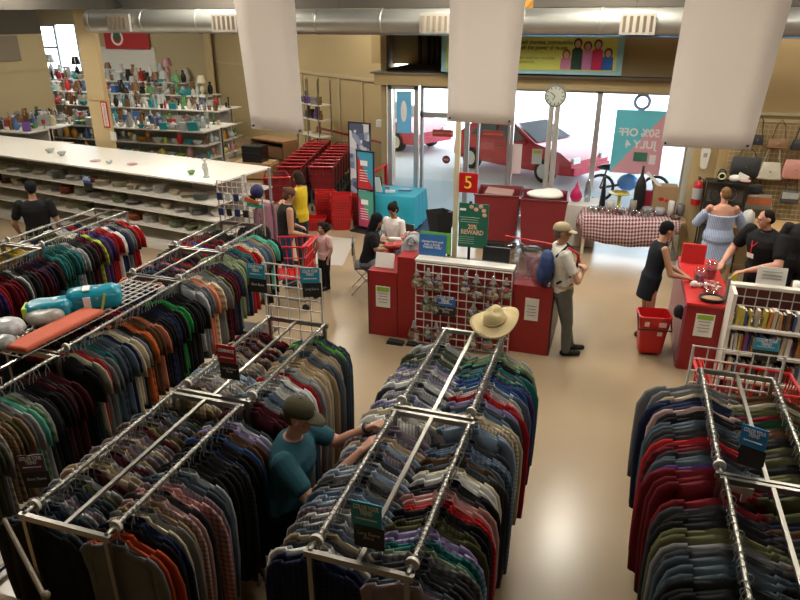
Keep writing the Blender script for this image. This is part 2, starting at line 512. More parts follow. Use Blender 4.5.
# ================================================================ cars outside
M_CAR = mat('red_car_paint', (0.55, 0.03, 0.06), 0.25, spec=0.6)
M_TYRE = mat('tyre_rubber', (0.02, 0.02, 0.02), 0.8)
M_CARGL = mat('car_window_tint', (0.12, 0.13, 0.15), 0.6, spec=.2)
def car(label, loc, rz, s=1.0):
    t = thing('car', label, 'car', loc, rz)
    prof = [(-1.85, .35), (-1.93, .60), (-1.88, .90), (-1.72, 1.02), (-1.30, 1.34), (-.9, 1.40), (.15, 1.40), (.95, 1.0), (1.75, .86), (2.12, .66), (2.12, .32), (1.62, .28), (1.5, .55), (1.28, .62), (1.06, .55), (.94, .28), (-.96, .28), (-1.08, .55), (-1.3, .62), (-1.52, .55), (-1.64, .28)]
    b = MB(); n = len(prof)
    rows = [(-.82, .0), (-.80, 1), (.80, 1), (.82, 0)]
    ring = []
    for yy, k in ((-.80, .94), (-.84, 1.0), (.84, 1.0), (.80, .94)):
        ring.append([Vector((x * (1 if k == 1 else .985), yy * (0.82 if z > 1.1 else 1), z)) for x, z in prof])
    b.rings(ring)
    b.build('body', M_CAR, t, smooth='auto')
    g = MB()
    for sgn in (-1, 1):
        y = sgn * .86
        for q in ([(-1.35, 1.0), (-1.0, 1.29), (-.45, 1.31), (-.45, .98)], [(-.38, .98), (-.38, 1.31), (.15, 1.32), (.72, .98)]):
            g.add([(x, y * (.84 if z > 1.1 else 1.0), z) for x, z in q] + [(x, y * (.81 if z > 1.1 else .97), z) for x, z in q], [(0, 1, 2, 3), (4, 5, 6, 7), (0, 1, 5, 4), (1, 2, 6, 5), (2, 3, 7, 6), (3, 0, 4, 7)])
    g.build('side_windows', M_CARGL, t)
    MB().add([(.2, -.62, 1.41), (.2, .62, 1.41), (.97, .74, 1.02), (.97, -.74, 1.02)], [(0, 1, 2, 3)]).build('windshield', M_CARGL, t)
    for x in (-1.3, 1.28):
        for sgn in (-1, 1):
            w = MB().rings([[Vector((x + .31 * k * math.cos(a), sgn * yy, .31 + .31 * k * math.sin(a))) for a in [2 * PI * i / 18 for i in range(18)]] for yy, k in ((.64, .9), (.66, 1), (.82, 1), (.845, .9))]).build('wheel', M_TYRE, t, smooth='auto')
            h = MB().rings([[Vector((x + k * math.cos(a), sgn * yy, .31 + k * math.sin(a))) for a in [2 * PI * i / 14 for i in range(14)]] for yy, k in ((.84, .2), (.86, .19), (.865, .06))])
            for i in range(5):
                a = 2 * PI * i / 5
                h.box((x + .11 * math.cos(a), sgn * .868, .31 + .11 * math.sin(a)), (.03, .01, .03))
            h.build('hubcap', mat('white_hubcap', (.75, .75, .75), .4), w)
    for sgn in (-1, 1):
        MB().box((2.1, sgn * .62, .68), (.08, .3, .14)).build('headlamp', M_INK, t)
    MB().box((2.13, 0, .42), (.14, 1.6, .2)).build('front_bumper', M_CAR, t)
    MB().box((-1.9, 0, .45), (.14, 1.6, .2)).build('rear_bumper', M_CAR, t)
    MB().box((.62, -.93, .98), (.14, .14, .1)).build('wing_mirror', M_CAR, t)
    MB().box((-.25, -.86, .8), (.14, .02, .03)).build('door_handle', M_DARKMETAL, t)
    return t
car('red hatchback parked beyond the door with its white hubcaps showing', (-2.50, 19.15, -.02), R(-30))
car('red car behind the narrow pane, partly hidden by the window post', (-7.6, 22.3, -.02), R(-30))
bk = thing('parked_motorcycle', 'blue and black motorcycle outside the window behind the gingham table', 'motorcycle', (.3, 16.3, 0), R(10))
b = MB()
for x in (-.62, .62):
    b = MB(); rr = []
    for i in range(20):
        a = 2 * PI * i / 20
        rr.append([Vector((x + (.3 + .035 * math.cos(q)) * math.cos(a), .035 * math.sin(q), .33 + (.3 + .035 * math.cos(q)) * math.sin(a))) for q in [2 * PI * j / 6 for j in range(6)]])
    b.rings(rr, loop=True).build('wheel', M_TYRE, bk)
MB().ell((.1, 0, .82), (.34, .15, .15)).ell((0, 0, .48), (.25, .14, .2)).build('fuel_tank', mat('blue_bike_paint', (.05, .2, .5), .3), bk, smooth=True)
MB().ell((-.4, 0, .82), (.35, .13, .08)).build('seat', M_BLACK, bk, smooth=True)
MB().tube([(.62, 0, .33), (.42, 0, .95), (.34, 0, 1.05)], .03).tube([(.34, -.33, 1.08), (.34, .33, 1.08)], .018).build('fork', M_DARKMETAL, bk)
MB().tube([(-.62, 0, .33), (0, 0, .45), (.3, 0, .5)], .03).tube([(-.62, 0, .33), (-.5, 0, .8)], .02).build('frame', M_DARKMETAL, bk)

# ================================================================ duct, banners, wall signs
dt = thing('air_duct', 'long round galvanised air duct running under the ceiling', 'air duct', (0, 11.5, 3.94))
b = MB(); rr = []
x = -10.0
while x < 8.9:
    for dx, r in ((0, .205), (.05, .205), (.06, .215), (.10, .215), (.11, .205)):
        rr.append([Vector((x + dx, r * math.cos(a), r * math.sin(a))) for a in [2 * PI * i / 20 for i in range(20)]])
    x += 1.18
b.rings(rr); b.build('pipe', M_DUCT, dt, smooth='auto')
for px in (-9.15, -6.9, -3.05, .05, 3.6):
    g = MB(); g.box((px, -.24, -.02), (.5, .06, .3))
    fr = g.build('air_vent', mat('grey_vent_enamel', (.32, .30, .26), .4), dt)
    v = MB()
    for i in range(5):
        v.box((px - .19 + i * .095, -.275, -.02), (.05, .012, .22), rot=(0, 0, .5))
    v.build('louvre', mat('brown_louvre', (.16, .12, .08), .5), fr)
for px in (-9.6, -6.3, -4.8, -1.9, .0, 2.4, 5):
    MB().tube([(px, 0, .2), (px, 0, 1.34)], .006).build('hanger_wire', M_DARKMETAL, dt)
MB().tube([(-2.0, -.1, -.195), (3.0, -.1, -.195)], .012).build('blue_cable', mat('blue_cable', (.1, .22, .45), .5), dt)

def banner(label, tl, tr, bl, br, y):
    t = thing('hanging_banner', label, 'banner', (0, y, 0), group='white banners hanging from the ceiling')
    b = MB(); N = 12; vs = []
    for k in range(N + 1):
        u = k / N
        for j in range(5):
            v = j / 4
            x = (tl[0] * (1 - v) + tr[0] * v) * (1 - u) + (bl[0] * (1 - v) + br[0] * v) * u
            z = (tl[1] * (1 - v) + tr[1] * v) * (1 - u) + (bl[1] * (1 - v) + br[1] * v) * u
            vs.append((x, .012 * math.sin(v * 4 + u * 2), z))
    o = len(vs); vs += [(a, c + .004, d) for a, c, d in vs]
    fs = []
    for k in range(N):
        for j in range(4):
            i = k * 5 + j
            fs.append((i, i + 1, i + 6, i + 5)); fs.append((i + o, i + 5 + o, i + 6 + o, i + 1 + o))
    for k in range(N):
        for j in (0, 4):
            i = k * 5 + j; fs.append((i, i + 5, i + 5 + o, i + o))
    for j in range(4):
        fs.append((j, j + 1, j + 1 + o, j + o)); i = N * 5 + j; fs.append((i, i + 1, i + 1 + o, i + o))
    b.add(vs, fs).build('sheet', two_tone_translucent('white_banner_vinyl', (.93, .88, .84), .5), t, smooth=True)
    for p, q in ((bl, br), (br, bl)):
        sx = .03 if q[0] > p[0] else -.03
        MB().tube([(p[0] + sx, -.02, p[1] + .03), (p[0] + sx, .02, p[1] + .03)], .009).build('grommet', M_DARKMETAL, t)
    for p in (tl, tr):
        MB().tube([(p[0], 0, p[1]), (p[0], 0, CEILING)], .004).build('cord', M_DARKMETAL, t)
    return t
banner('blank white banner hanging in front of the shelves and shopping carts', (-3.60, 4.7), (-2.94, 4.7), (-3.49, 2.99), (-2.92, 2.965), 6.0)
banner('blank white banner hanging in front of the glass entrance doors', (-1.50, 4.7), (-.84, 4.7), (-1.50, 3.145), (-.905, 3.14), 6.0)
banner('blank white banner hanging in front of the fire extinguisher pillar', (.36, 4.7), (1.12, 4.7), (.33, 3.02), (1.005, 3.03), 6.0)

# charity sign above the windows
t = thing('wall_sign', 'long lime green sign with light blue border and five pictured children above the windows', 'sign', (0, 13.45, 0))
MB().span((-3.5, 0, 3.03), (-.12, .06, 3.72)).build('board', mat('light_blue_print', (.28, .52, .60), .6), t)
MB().span((-3.4, -.012, 3.10), (-.23, 0, 3.68)).build('panel', mat('lime_panel_print', (.60, .65, .14), .6), t)
INKD = mat('dark_green_ink', (.04, .10, .02), .6)
text('lettering', "has helped charities, communities\nthrough the power of re-use.", .108, INKD, t, (-1.62, -.016, 3.54), align='CENTER', bold=.002, width=1.2)
text('lettering', "with every item sold for reusable\nresources.", .085, mat('olive_ink', (.16, .2, .03), .6), t, (-1.85, -.016, 3.28), align='CENTER', width=1.05)
def pictured_child(x, z0, h, shirt, hair, skin=(.6, .35, .25)):
    g = MB(); w = .1
    g.prism([(x - w, z0), (x + w, z0), (x + w * .95, z0 + h * .6), (x + w * .4, z0 + h * .7), (x - w * .4, z0 + h * .7), (x - w * .95, z0 + h * .6)], -.018, -.008)
    o = g.build('child_figure', PAINT, t, color=shirt)
    k = MB().prism([(x + .075 * math.cos(a), z0 + h * .82 + .085 * math.sin(a)) for a in [2 * PI * i / 14 for i in range(14)]], -.022, -.010).build('hair_patch', PAINT, o, color=hair)
    MB().prism([(x + .05 * math.cos(a), z0 + h * .79 + .065 * math.sin(a)) for a in [2 * PI * i / 14 for i in range(14)]], -.026, -.012).build('face_patch', PAINT, o, color=skin)
for a in ((-1.12, 3.12, .32, (.5, .2, .35), (.35, .08, .04)), (-.93, 3.12, .56, (.02, .06, .04), (.03, .02, .015)), (-.75, 3.12, .5, (.55, .22, .45), (.12, .05, .03)), (-.57, 3.12, .54, (.55, .02, .1), (.06, .02, .02)), (-.38, 3.12, .36, (.02, .12, .45), (.05, .03, .02))):
    pictured_child(*a)
tag(MB().span((-2.0, 11.2, 4.14), (-1.5, 11.22, 4.7)).box((-1.6, 11.19, 4.24), (.14, .01, .14), rot=(0, R(45), 0)).build('hanging_sign', mat('amber_print', (.45, .22, .03), .5)), 'small dark and amber sign above the duct', 'sign')

# red poster on the far wall
t = thing('wall_poster', 'red poster with a white ring emblem on the far wall beyond the shelves', 'poster', (0, 23.38, 0))
MB().span((-19.8, 0, 2.88), (-17.75, .04, 3.6)).build('sheet', mat('red_poster_print', (.45, .03, .03), .6), t)
g = MB(); rr = []
for i in range(20):
    a = PI * .75 + 1.5 * PI * i / 19
    rr.append([Vector((-19.2 + r * math.cos(a), y, 3.28 + r * math.sin(a))) for r, y in ((.2, -.01), (.28, -.01), (.28, 0), (.2, 0))])
g.rings(rr).build('emblem', M_PAPER, t)
MB().ell((-19.2, -.01, 3.36), (.17, .01, .16)).build('emblem', mat('dark_green_emblem', (.04, .12, .07), .6), t)
# vertical red notice on the aisle column
t = thing('column_notice', 'narrow red and white vertical notice on the cream column', 'notice', (-10.78, 12.37, 2.05))
MB().span((-.08, 0, -.28), (.08, .02, .28)).build('board', M_REDPL, t)
MB().span((-.055, -.006, -.25), (.055, 0, .25)).build('panel', M_PAPER, t)
text('lettering', 'EXTINGUISHER', .07, M_REDPL, t, (0, -.01, 0), rot=(PI / 2, R(90), 0))
tag(MB().span((-10.72, 12.36, 1.5), (-10.6, 12.4, 1.68)).build('switch_box', M_WHITE), 'small white switch box low on the cream column', 'switch')

# window stickers and posters
t = thing('window_poster', 'blue and pink sale poster seen from behind, hanging in the window', 'poster', (.34, 13.78, 1.8))
vs = [(-.46, 0, .6), (.46, 0, .6), (.46, 0, -.6), (-.46, 0, -.6)]
MB().add([(-.46, 0, .6), (.46, 0, .6), (-.46, 0, -.6), (-.46, .004, .6), (.46, .004, .6), (-.46, .004, -.6)], [(0, 1, 2), (3, 4, 5)]).build('blue_half', two_tone_translucent('blue_film', (.22, .62, .66)), t)
MB().add([(.46, 0, .6), (.46, 0, -.6), (-.46, 0, -.6), (.46, .004, .6), (.46, .004, -.6), (-.46, .004, -.6)], [(0, 1, 2), (3, 4, 5)]).build('pink_half', two_tone_translucent('pink_film', (.75, .45, .48)), t)
text('lettering', '50% OFF', .2, M_INK, t, (0, -.012, .18), mirror=True, bold=.006)
text('lettering', 'JULY 4', .2, M_INK, t, (.05, -.012, -.04), mirror=True, bold=.006)
MB().span((-.05, -.02, -.35), (.2, -.006, -.18)).build('green_sticker', mat('green_sticker', (.05, .2, .13), .5), t)
MB().span((.24, -.012, -.4), (.36, -.006, -.22)).build('note', M_INK, t)
g = MB(); rr = []
for i in range(18):
    a = 2 * PI * i / 18
    rr.append([Vector((r * math.cos(a), y, r * math.sin(a))) for r, y in ((.1, -.006), (.16, -.006), (.16, 0), (.1, 0))])
tag(g.rings(rr, loop=True).build('window_sticker', mat('blue_sticker', (.25, .35, .65), .5), loc=(.32, 13.79, 2.55)), 'round blue ring sticker on the glass above the sale poster', 'sticker')
for x0, x1, z, lab in ((-3.74, -3.3, 1.79, 'red strip notice across the glass door with the round sticker'), (-2.69, -2.24, 1.82, 'red strip notice across the glass beside the dark window post')):
    t = thing('door_notice', lab, 'notice', ((x0 + x1) / 2, 13.782, z))
    MB().span(((x0 - x1) / 2, 0, -.07), ((x1 - x0) / 2, .01, .07)).build('strip', mat('dark_red_notice', (.33, .04, .03), .5), t)
    text('lettering', 'AUTOMATIC DOOR', .045, mat('pale_red_ink', (.7, .4, .35), .5), t, (0, -.006, 0))
t = thing('door_sticker', 'small round dark red sticker on the glass door', 'sticker', (-3.43, 13.782, 1.25))
MB().rings([[Vector((r * math.cos(a), y, r * math.sin(a))) for a in [2 * PI * i / 18 for i in range(18)]] for r, y in ((.085, 0), (.085, -.008))]).build('disc', mat('maroon_sticker', (.15, .02, .03), .5), t)
text('lettering', 'NO', .06, M_INK, t, (0, -.01, 0))
t = thing('window_notice', 'white notice sheet taped to the window beside the door', 'notice', (-2.0, 13.782, 1.35))
MB().span((-.14, 0, -.3), (.14, .01, .3)).build('sheet', mat('pinkish_paper', (.75, .6, .6), .7), t)
t = thing('window_notice', 'small grey card with olive header on the window over the red car', 'notice', (-1.55, 13.782, 1.42))
MB().span((-.1, 0, -.15), (.1, .01, .15)).build('sheet', mat('grey_green_card', (.42, .45, .42), .7), t)
MB().span((-.09, -.006, .06), (.09, 0, .13)).build('header', mat('olive_header', (.35, .36, .08), .7), t)
t = thing('window_poster', 'pale blue poster with white figure in the narrow pane', 'poster', (-4.37, 13.782, 2.15))
MB().span((-.16, 0, -.4), (.16, .01, .45)).build('sheet', two_tone_translucent('sky_film', (.25, .6, .8)), t)
MB().ell((0, -.01, .05), (.07, .008, .22)).build('figure_patch', M_INK, t)
for x, z, lab in ((-4.95, 1.9, 'small white switch plate on the tan wall left of the doors'),):
    tag(MB().box((-4.99, 14.0, z), (.12, .14, .14)).build('switch_plate', M_WHITE), lab, 'switch')

# clock on chrome post
t = thing('pole_clock', 'round white-faced clock on a tall double chrome post by the windows', 'clock', (-1.24, 13.3, 0))
MB().tube([(-.055, 0, 0), (-.055, 0, 2.5)], .05, 12).tube([(.06, 0, 0), (.06, 0, 2.5)], .05, 12).build('post', mat('satin_post_metal', (.55, .52, .48), .35, .25), t, smooth='auto')
MB().rings([[Vector((r * math.cos(a), y, 2.66 + r * math.sin(a))) for a in [2 * PI * i / 28 for i in range(28)]] for r, y in ((.19, .06), (.2, .05), (.2, -.06), (.18, -.065))]).build('case', mat('grey_clock_rim', (.2, .22, .21), .4), t, smooth='auto')
MB().rings([[Vector((r * math.cos(a), y, 2.66 + r * math.sin(a))) for a in [2 * PI * i / 28 for i in range(28)]] for r, y in ((.17, -.06), (.17, -.07))]).build('dial', mat('pale_dial', (.6, .64, .56), .5), t)
g = MB()
for i in range(12):
    a = 2 * PI * i / 12
    g.box((.145 * math.sin(a), -.074, 2.66 + .145 * math.cos(a)), (.016, .006, .03), rot=(0, a, 0))
g.build('hour_marks', M_BLACK, t)
for a, l in ((R(-52), .11), (R(210), .085)):
    MB().box((math.sin(a) * l / 2, -.08, 2.66 + math.cos(a) * l / 2), (.012, .006, l), rot=(0, a, 0)).build('hand', M_BLACK, t)

# pillar things
t = thing('fire_extinguisher', 'red fire extinguisher with white label hanging on the tan pillar', 'fire extinguisher', (1.38, 12.40, 1.0))
MB().lathe([(.001, 0), (.07, .01), (.08, .04), (.08, .34), (.06, .4), (.025, .43), (.02, .46)], 16).build('cylinder', M_REDPL, t, smooth='auto')
MB().lathe([(.082, .12), (.083, .13), (.083, .3), (.082, .31)], 16).build('label_sheet', mat('grey_label', (.45, .48, .5), .5), t)
MB().box((0, -.01, .48), (.04, .12, .03)).tube([(0, 0, .46), (.07, 0, .46), (.085, -.01, .3), (.085, -.01, .15)], .012).build('valve_hose', M_BLACK, t)
t = thing('wall_phone', 'white handset unit mounted high on the tan pillar', 'wall phone', (1.41, 12.45, 1.80))
MB().prism([(-.075, .14), (-.06, .17), (.06, .17), (.075, .14), (.05, -.14), (.03, -.17), (-.03, -.17), (-.05, -.14)], -.03, .05).build('case', M_WHITE, t)
MB().span((-.03, -.04, .03), (.03, -.03, .1)).build('button_pad', mat('grey_pad', (.35, .35, .33), .5), t)
tag(MB().span((1.34, 12.44, 2.02), (1.44, 12.5, 2.1)).build('fire_alarm', M_REDPL), 'small red alarm box above the white unit on the pillar', 'alarm')

# ================================================================ ceiling lamps
M_LAMP = mat('lit_tube', (1, .95, .85), .5, emit=((1.0, 0.9, 0.72), 9.0))
for i, (x, y, p) in enumerate(LAMPS):
    if p <= 0:
        continue
    t = thing('ceiling_lamp', 'long tube lamp fixed under the ceiling, above the picture', 'lamp', (x, y, CEILING), group='tube lamps under the ceiling')
    MB().span((-.12, -.75, -.09), (.12, .75, 0)).build('housing', M_WHITE, t)
    for sx in (-.05, .05):
        MB().tube([(sx, -.7, -.11), (sx, .7, -.11)], .018, 8).build('tube', M_LAMP, t)
    l = area('lamp_light', (0, 0, -.14), .24, 1.4, p, LAMP_COLOR)
    l.parent = t

# ================================================================ people
def limb(mb, p, q, r0, r1, n=12, flat=1.0):
    p = Vector(p); q = Vector(q); d = (q - p)
    L = max(d.length, 1e-4); d.normalize()
    ref = Vector((0, 1, 0)) if abs(d.y) < .9 else Vector((1, 0, 0))
    u = d.cross(ref).normalized(); w = u.cross(d).normalized()
    rr = []
    for t in (-85, -50, -20):
        a = R(t); rr.append((p + d * (r0 * math.sin(a)), r0 * math.cos(a)))
    rr.append((p.lerp(q, .5), (r0 + r1) / 2))
    for t in (20, 50, 85):
        a = R(t); rr.append((q + d * (r1 * math.sin(a)), r1 * math.cos(a)))
    mb.rings([[c + (u * math.cos(2 * PI * i / n) + w * flat * math.sin(2 * PI * i / n)) * r for i in range(n)] for c, r in rr])

def soft(mb, name, material, parent, voxel=.01, smooth=4, color=None, fac=.6):
    o = mb.build(name, material, parent, color=color)
    m = o.modifiers.new('r', 'REMESH'); m.mode = 'VOXEL'; m.voxel_size = voxel; m.use_smooth_shade = True
    s = o.modifiers.new('s', 'SMOOTH'); s.iterations = smooth; s.factor = fac
    dg = bpy.context.evaluated_depsgraph_get()
    me = bpy.data.meshes.new_from_object(o.evaluated_get(dg))
    old = o.data
    o.modifiers.clear()
    o.data = me
    me.name = name
    bpy.data.meshes.remove(old)
    for p in me.polygons:
        p.use_smooth = True
    return o

SKIN = {'fair': (.52, .30, .20), 'tan': (.42, .22, .13), 'brown': (.30, .15, .085), 'pink': (.50, .25, .17)}

def person(label, loc, rz, h=1.72, skin='tan', lean=0, twist=0, head=(0, 0), elL=None, wrL=None, elR=None, wrR=None, legs=None, drop=0.0,
           build=1.0, top=None, sleeve='short', hem=.9, bottom='trousers', bcol=(.05, .05, .06), hair='short', hcol=(.02, .015, .012), cap=None,
           shoes=(.02, .02, .02), vox=.009, name='person', tmat=None, child=False, collar=None, bare_shoulders=False, flare=0.0):
    s = h / 1.75
    root = thing(name, label, 'person', loc, rz)
    hs = 1.35 if child else 1.0
    B = build
    ln = R(lean)
    def T(p):                      # lean forward about the hips, then drop for seated poses
        x, y, z = p
        dz = z - .95
        y2 = y * math.cos(ln) + dz * math.sin(ln); z2 = .95 + dz * math.cos(ln) - y * math.sin(ln)
        c, sn = math.cos(R(twist)), math.sin(R(twist))
        k = max(0, min(1, dz / .3))
        x2 = x * (1 - k) + (x * c - y2 * sn) * k
        y3 = y2 * (1 - k) + (x * sn + y2 * c) * k
        return Vector((x2, y3, z2 - drop)) * s
    V = lambda p: Vector(p) * s
    shL = T((-.18 * B, 0, 1.41)); shR = T((.18 * B, 0, 1.41))
    elL = V(elL) if elL else T((-.25 * B, -.02, 1.13)); wrL = V(wrL) if wrL else T((-.25 * B, .08, .90))
    elR = V(elR) if elR else T((.25 * B, -.02, 1.13)); wrR = V(wrR) if wrR else T((.25 * B, .08, .90))
    lg = legs or {}
    hipL = T((-.09 * B, 0, .9)); hipR = T((.09 * B, 0, .9))
    knL = V(lg.get('knL', (-.10, .02, .49))); knR = V(lg.get('knR', (.10, .02, .49)))
    anL = V(lg.get('anL', (-.10, -.01, .09))); anR = V(lg.get('anR', (.10, -.01, .09)))
    TOR = [(.84, .10, .09, 0), (.90, .155, .115, -.005), (.97, .165, .115, -.005), (1.08, .145, .10, 0), (1.20, .155, .112, .005), (1.31, .172, .12, .005), (1.39, .175, .10, 0), (1.44, .13, .075, -.01), (1.475, .07, .06, -.01)]
    def torso(mb, z0=0, z1=9, g=0.0, fl=0.0):
        rr = []
        rows = [r for r in TOR if z0 <= r[0] <= z1]
        for z, rx, ry, oy in rows:
            f = fl * max(0, (1.1 - z)) * 1.2
            rr.append([T(((rx * (B if z < 1.4 else (1 + B) / 2) + g + f) * math.cos(a), oy + (ry * B + g + f) * math.sin(a), z)) for a in [2 * PI * i / 18 for i in range(18)]])
        mb.rings(rr)
    # ---- body: one surface
    b = MB()
    torso(b)
    limb(b, T((0, -.012, 1.42)), T((0, .012, 1.56)), .06 * s, .052 * s)
    hc = T((0, .02, 1.635))
    yaw, pit = R(head[0]), R(head[1])
    HM = Matrix.Rotation(yaw, 3, 'Z') @ Matrix.Rotation(-pit, 3, 'X')
    H = lambda p: hc + HM @ (Vector(p) * s * hs)
    def hell(mb, c, r, rot=None):
        n, m = 14, 10; rr = []
        for k in range(m + 1):
            t = -PI / 2 + PI * (k + .05) / (m + .1)
            rr.append([H((c[0] + r[0] * math.cos(t) * math.cos(2 * PI * i / n), c[1] + r[1] * math.cos(t) * math.sin(2 * PI * i / n), c[2] + r[2] * math.sin(t))) for i in range(n)])
        mb.rings(rr)
    hell(b, (0, -.008, .02), (.073, .093, .095)); hell(b, (0, .022, -.045), (.056, .066, .068)); hell(b, (0, .055, -.09), (.03, .025, .02))
    hell(b, (0, .098, -.018), (.012, .022, .016)); hell(b, (0, .086, .008), (.009, .014, .028)); hell(b, (0, .084, -.055), (.024, .012, .008))
    hell(b, (0, .078, .032), (.045, .014, .01))
    for sx in (-1, 1):
        hell(b, (sx * .076, -.005, -.005), (.009, .02, .03))
        hell(b, (sx * .036, .06, -.025), (.02, .02, .02))
    for sh, el, wr, sg in ((shL, elL, wrL, -1), (shR, elR, wrR, 1)):
        limb(b, sh, el, .052 * s * B, .040 * s * B); limb(b, el, el.lerp(wr, .45), .041 * s * B, .038 * s * B); limb(b, el.lerp(wr, .45), wr, .038 * s * B, .026 * s)
        d = (wr - el).normalized()
        ref = Vector((0, 0, 1)) if abs(d.z) < .8 else Vector((0, 1, 0))
        side = d.cross(ref).normalized(); nrm = side.cross(d).normalized()   # nrm: back of hand
        if abs(d.z) >= .8:
            side, nrm = nrm, side
        pc = wr + d * .05 * s
        for k in (-1.5, -.5, .5, 1.5):
            f0 = wr + d * .085 * s + side * k * .021 * s
            limb(b, wr + side * k * .010 * s, f0, .017 * s, .0135 * s, 8)
            ln1 = (.038 if abs(k) < 1 else .031) * s
            f1 = f0 + (d * .9 - nrm * .35).normalized() * ln1
            f2 = f1 + (d * .55 - nrm * .8).normalized() * ln1 * .9
            limb(b, f0, f1, .0105 * s, .0095 * s, 8); limb(b, f1, f2, .0095 * s, .0085 * s, 8)
        tb = wr + d * .025 * s; th1 = tb + (d * .7 - side * sg * .6 * (1) - nrm * .3).normalized() * .05 * s
        limb(b, tb, th1, .014 * s, .012 * s, 8); limb(b, th1, th1 + (d * .85 - nrm * .4).normalized() * .032 * s, .0115 * s, .0095 * s, 8)
    for hp, kn, an in ((hipL, knL, anL), (hipR, knR, anR)):
        limb(b, hp, kn, .088 * s * B, .055 * s * B); limb(b, kn, kn.lerp(an, .35), .054 * s * B, .056 * s * B); limb(b, kn.lerp(an, .35), an, .056 * s * B, .036 * s)
        fd = Vector((0, 1, 0))
        limb(b, an + Vector((0, -.02, -.035)) * s, an + Vector((0, .14, -.055)) * s, .036 * s, .026 * s)
    body = soft(b, 'body', mat('skin_' + skin, SKIN[skin], .55, noise=.06, scale=5), root, vox * s)
    # ---- eyes
    for sx in (-1, 1):
        e = MB(); hell(e, (sx * .03, .081, .012), (.013, .007, .0075))
        e.build('eye', mat('eye_dark', (.03, .02, .015), .2), body, smooth=True)
    # ---- hair and caps
    if hair:
        g = MB()
        if hair in ('short', 'crop'):
            k = 1.0 if hair == 'short' else .9
            hell(g, (0, -.018, .038), (.080 * k + .003, .094 * k + .004, .088 * k)); hell(g, (0, -.045, -.005), (.070, .062, .07))
        else:
            hell(g, (0, -.015, .035), (.088, .10, .095)); hell(g, (0, -.05, -.02), (.083, .065, .095))
        if hair == 'bob':
            for sx in (-1, 1):
                hell(g, (sx * .068, -.01, -.05), (.025, .055, .085))
            hell(g, (0, -.06, -.07), (.078, .05, .08))
        if hair == 'long':
            for sx in (-1, 1):
                hell(g, (sx * .07, -.015, -.07), (.026, .045, .13))
            hell(g, (0, -.075, -.16), (.09, .045, .2)); hell(g, (0, -.09, -.28), (.07, .035, .16))
        if hair == 'curly':
            for i in range(22):
                a = i * 2.4; z = -.06 + .15 * ((i * 7) % 22) / 22
                hell(g, (.08 * math.cos(a), -.03 + .075 * math.sin(a) - (.02 if math.sin(a) > 0 else 0), z), (.04, .04, .04))
        if hair == 'bun':
            hell(g, (0, -.1, .06), (.045, .045, .045))
        if hair == 'ponytail':
            hell(g, (0, -.12, -.06), (.03, .035, .12))
        soft(g, 'hair', mat('hair_%d_%d_%d' % tuple(int(c * 99) for c in hcol), hcol, .85, noise=.3, scale=40, bump=.3, spec=.12), body, .009 * s, 2)
    if cap:
        g = MB()
        rr = []
        for z, k in ((.035, 1.0), (.06, 1.0), (.09, .93), (.115, .75), (.13, .45), (.137, .05)):
            rr.append([H((.088 * k * math.cos(a), -.015 + .105 * k * math.sin(a), z)) for a in [2 * PI * i / 18 for i in range(18)]])
        g.rings(rr)
        co = g.build('cap', mat('cap_%d_%d' % (int(cap[0] * 99), int(cap[1] * 99)), cap, .9, noise=.15, scale=30), body, smooth=True)
        g = MB(); rr = []
        for y, w, dz in ((.06, .082, 0), (.10, .078, -.003), (.135, .066, -.01), (.165, .045, -.018), (.175, .02, -.022)):
            rr.append([H((w * math.cos(a), y, .036 + dz - .012 * (math.cos(a) ** 2) + .006 * math.sin(a))) for a in [2 * PI * i / 12 for i in range(12)]])
        g.rings(rr).build('brim', MATS['cap_%d_%d' % (int(cap[0] * 99), int(cap[1] * 99))], co, smooth=True)
        MB().ell(H((0, -.015, .138)), (.009, .009, .005)).build('button', MATS['cap_%d_%d' % (int(cap[0] * 99), int(cap[1] * 99))], co)
    # ---- clothes
    M_TOP = tmat or FAB
    if top:
        g = MB()
        zlo = hem
        rows_lo = min(hem, .9)
        torso(g, z0=rows_lo, z1=1.48 if not bare_shoulders else 1.38, g=.016 + flare * .2, fl=flare)
        if hem < .86:
            rr = []
            for z in (hem, (hem + .9) / 2, .9, 1.0):
                f = (1.0 - z) * (-.04 if flare == 0 else .06 + flare)
                rr.append([T(((.165 * B + .018 + f) * math.cos(a), (.12 * B + .018 + f * .8) * math.sin(a), z)) for a in [2 * PI * i / 20 for i in range(20)]])
            g.rings(rr)
        if sleeve != 'none' and not bare_shoulders:
            for sh, el, wr in ((shL, elL, wrL), (shR, elR, wrR)):
                if sleeve == 'short':
                    limb(g, sh, sh.lerp(el, .62), .068 * s * B, .062 * s * B)
                else:
                    limb(g, sh, el, .066 * s * B, .053 * s * B); limb(g, el, el.lerp(wr, .88), .053 * s * B, .036 * s)
        if bare_shoulders:
            for sh, el in ((shL, elL), (shR, elR)):
                limb(g, sh.lerp(el, .35), sh.lerp(el, .95), .075 * s, .08 * s)
        sh_o = soft(g, 'dress' if bottom is None and hem < .8 else 'shirt', M_TOP, root, .010 * s, 3, color=top)
        if collar:
            c = MB(); rr = []
            for z, k in ((1.455, 1.25), (1.49, 1.12), (1.50, .98)):
                rr.append([T((.066 * k * math.cos(a), -.006 + .062 * k * math.sin(a), z)) for a in [2 * PI * i / 16 for i in range(16)]])
            c.rings(rr, caps=False).build('collar', FAB, sh_o, smooth=True, color=collar)
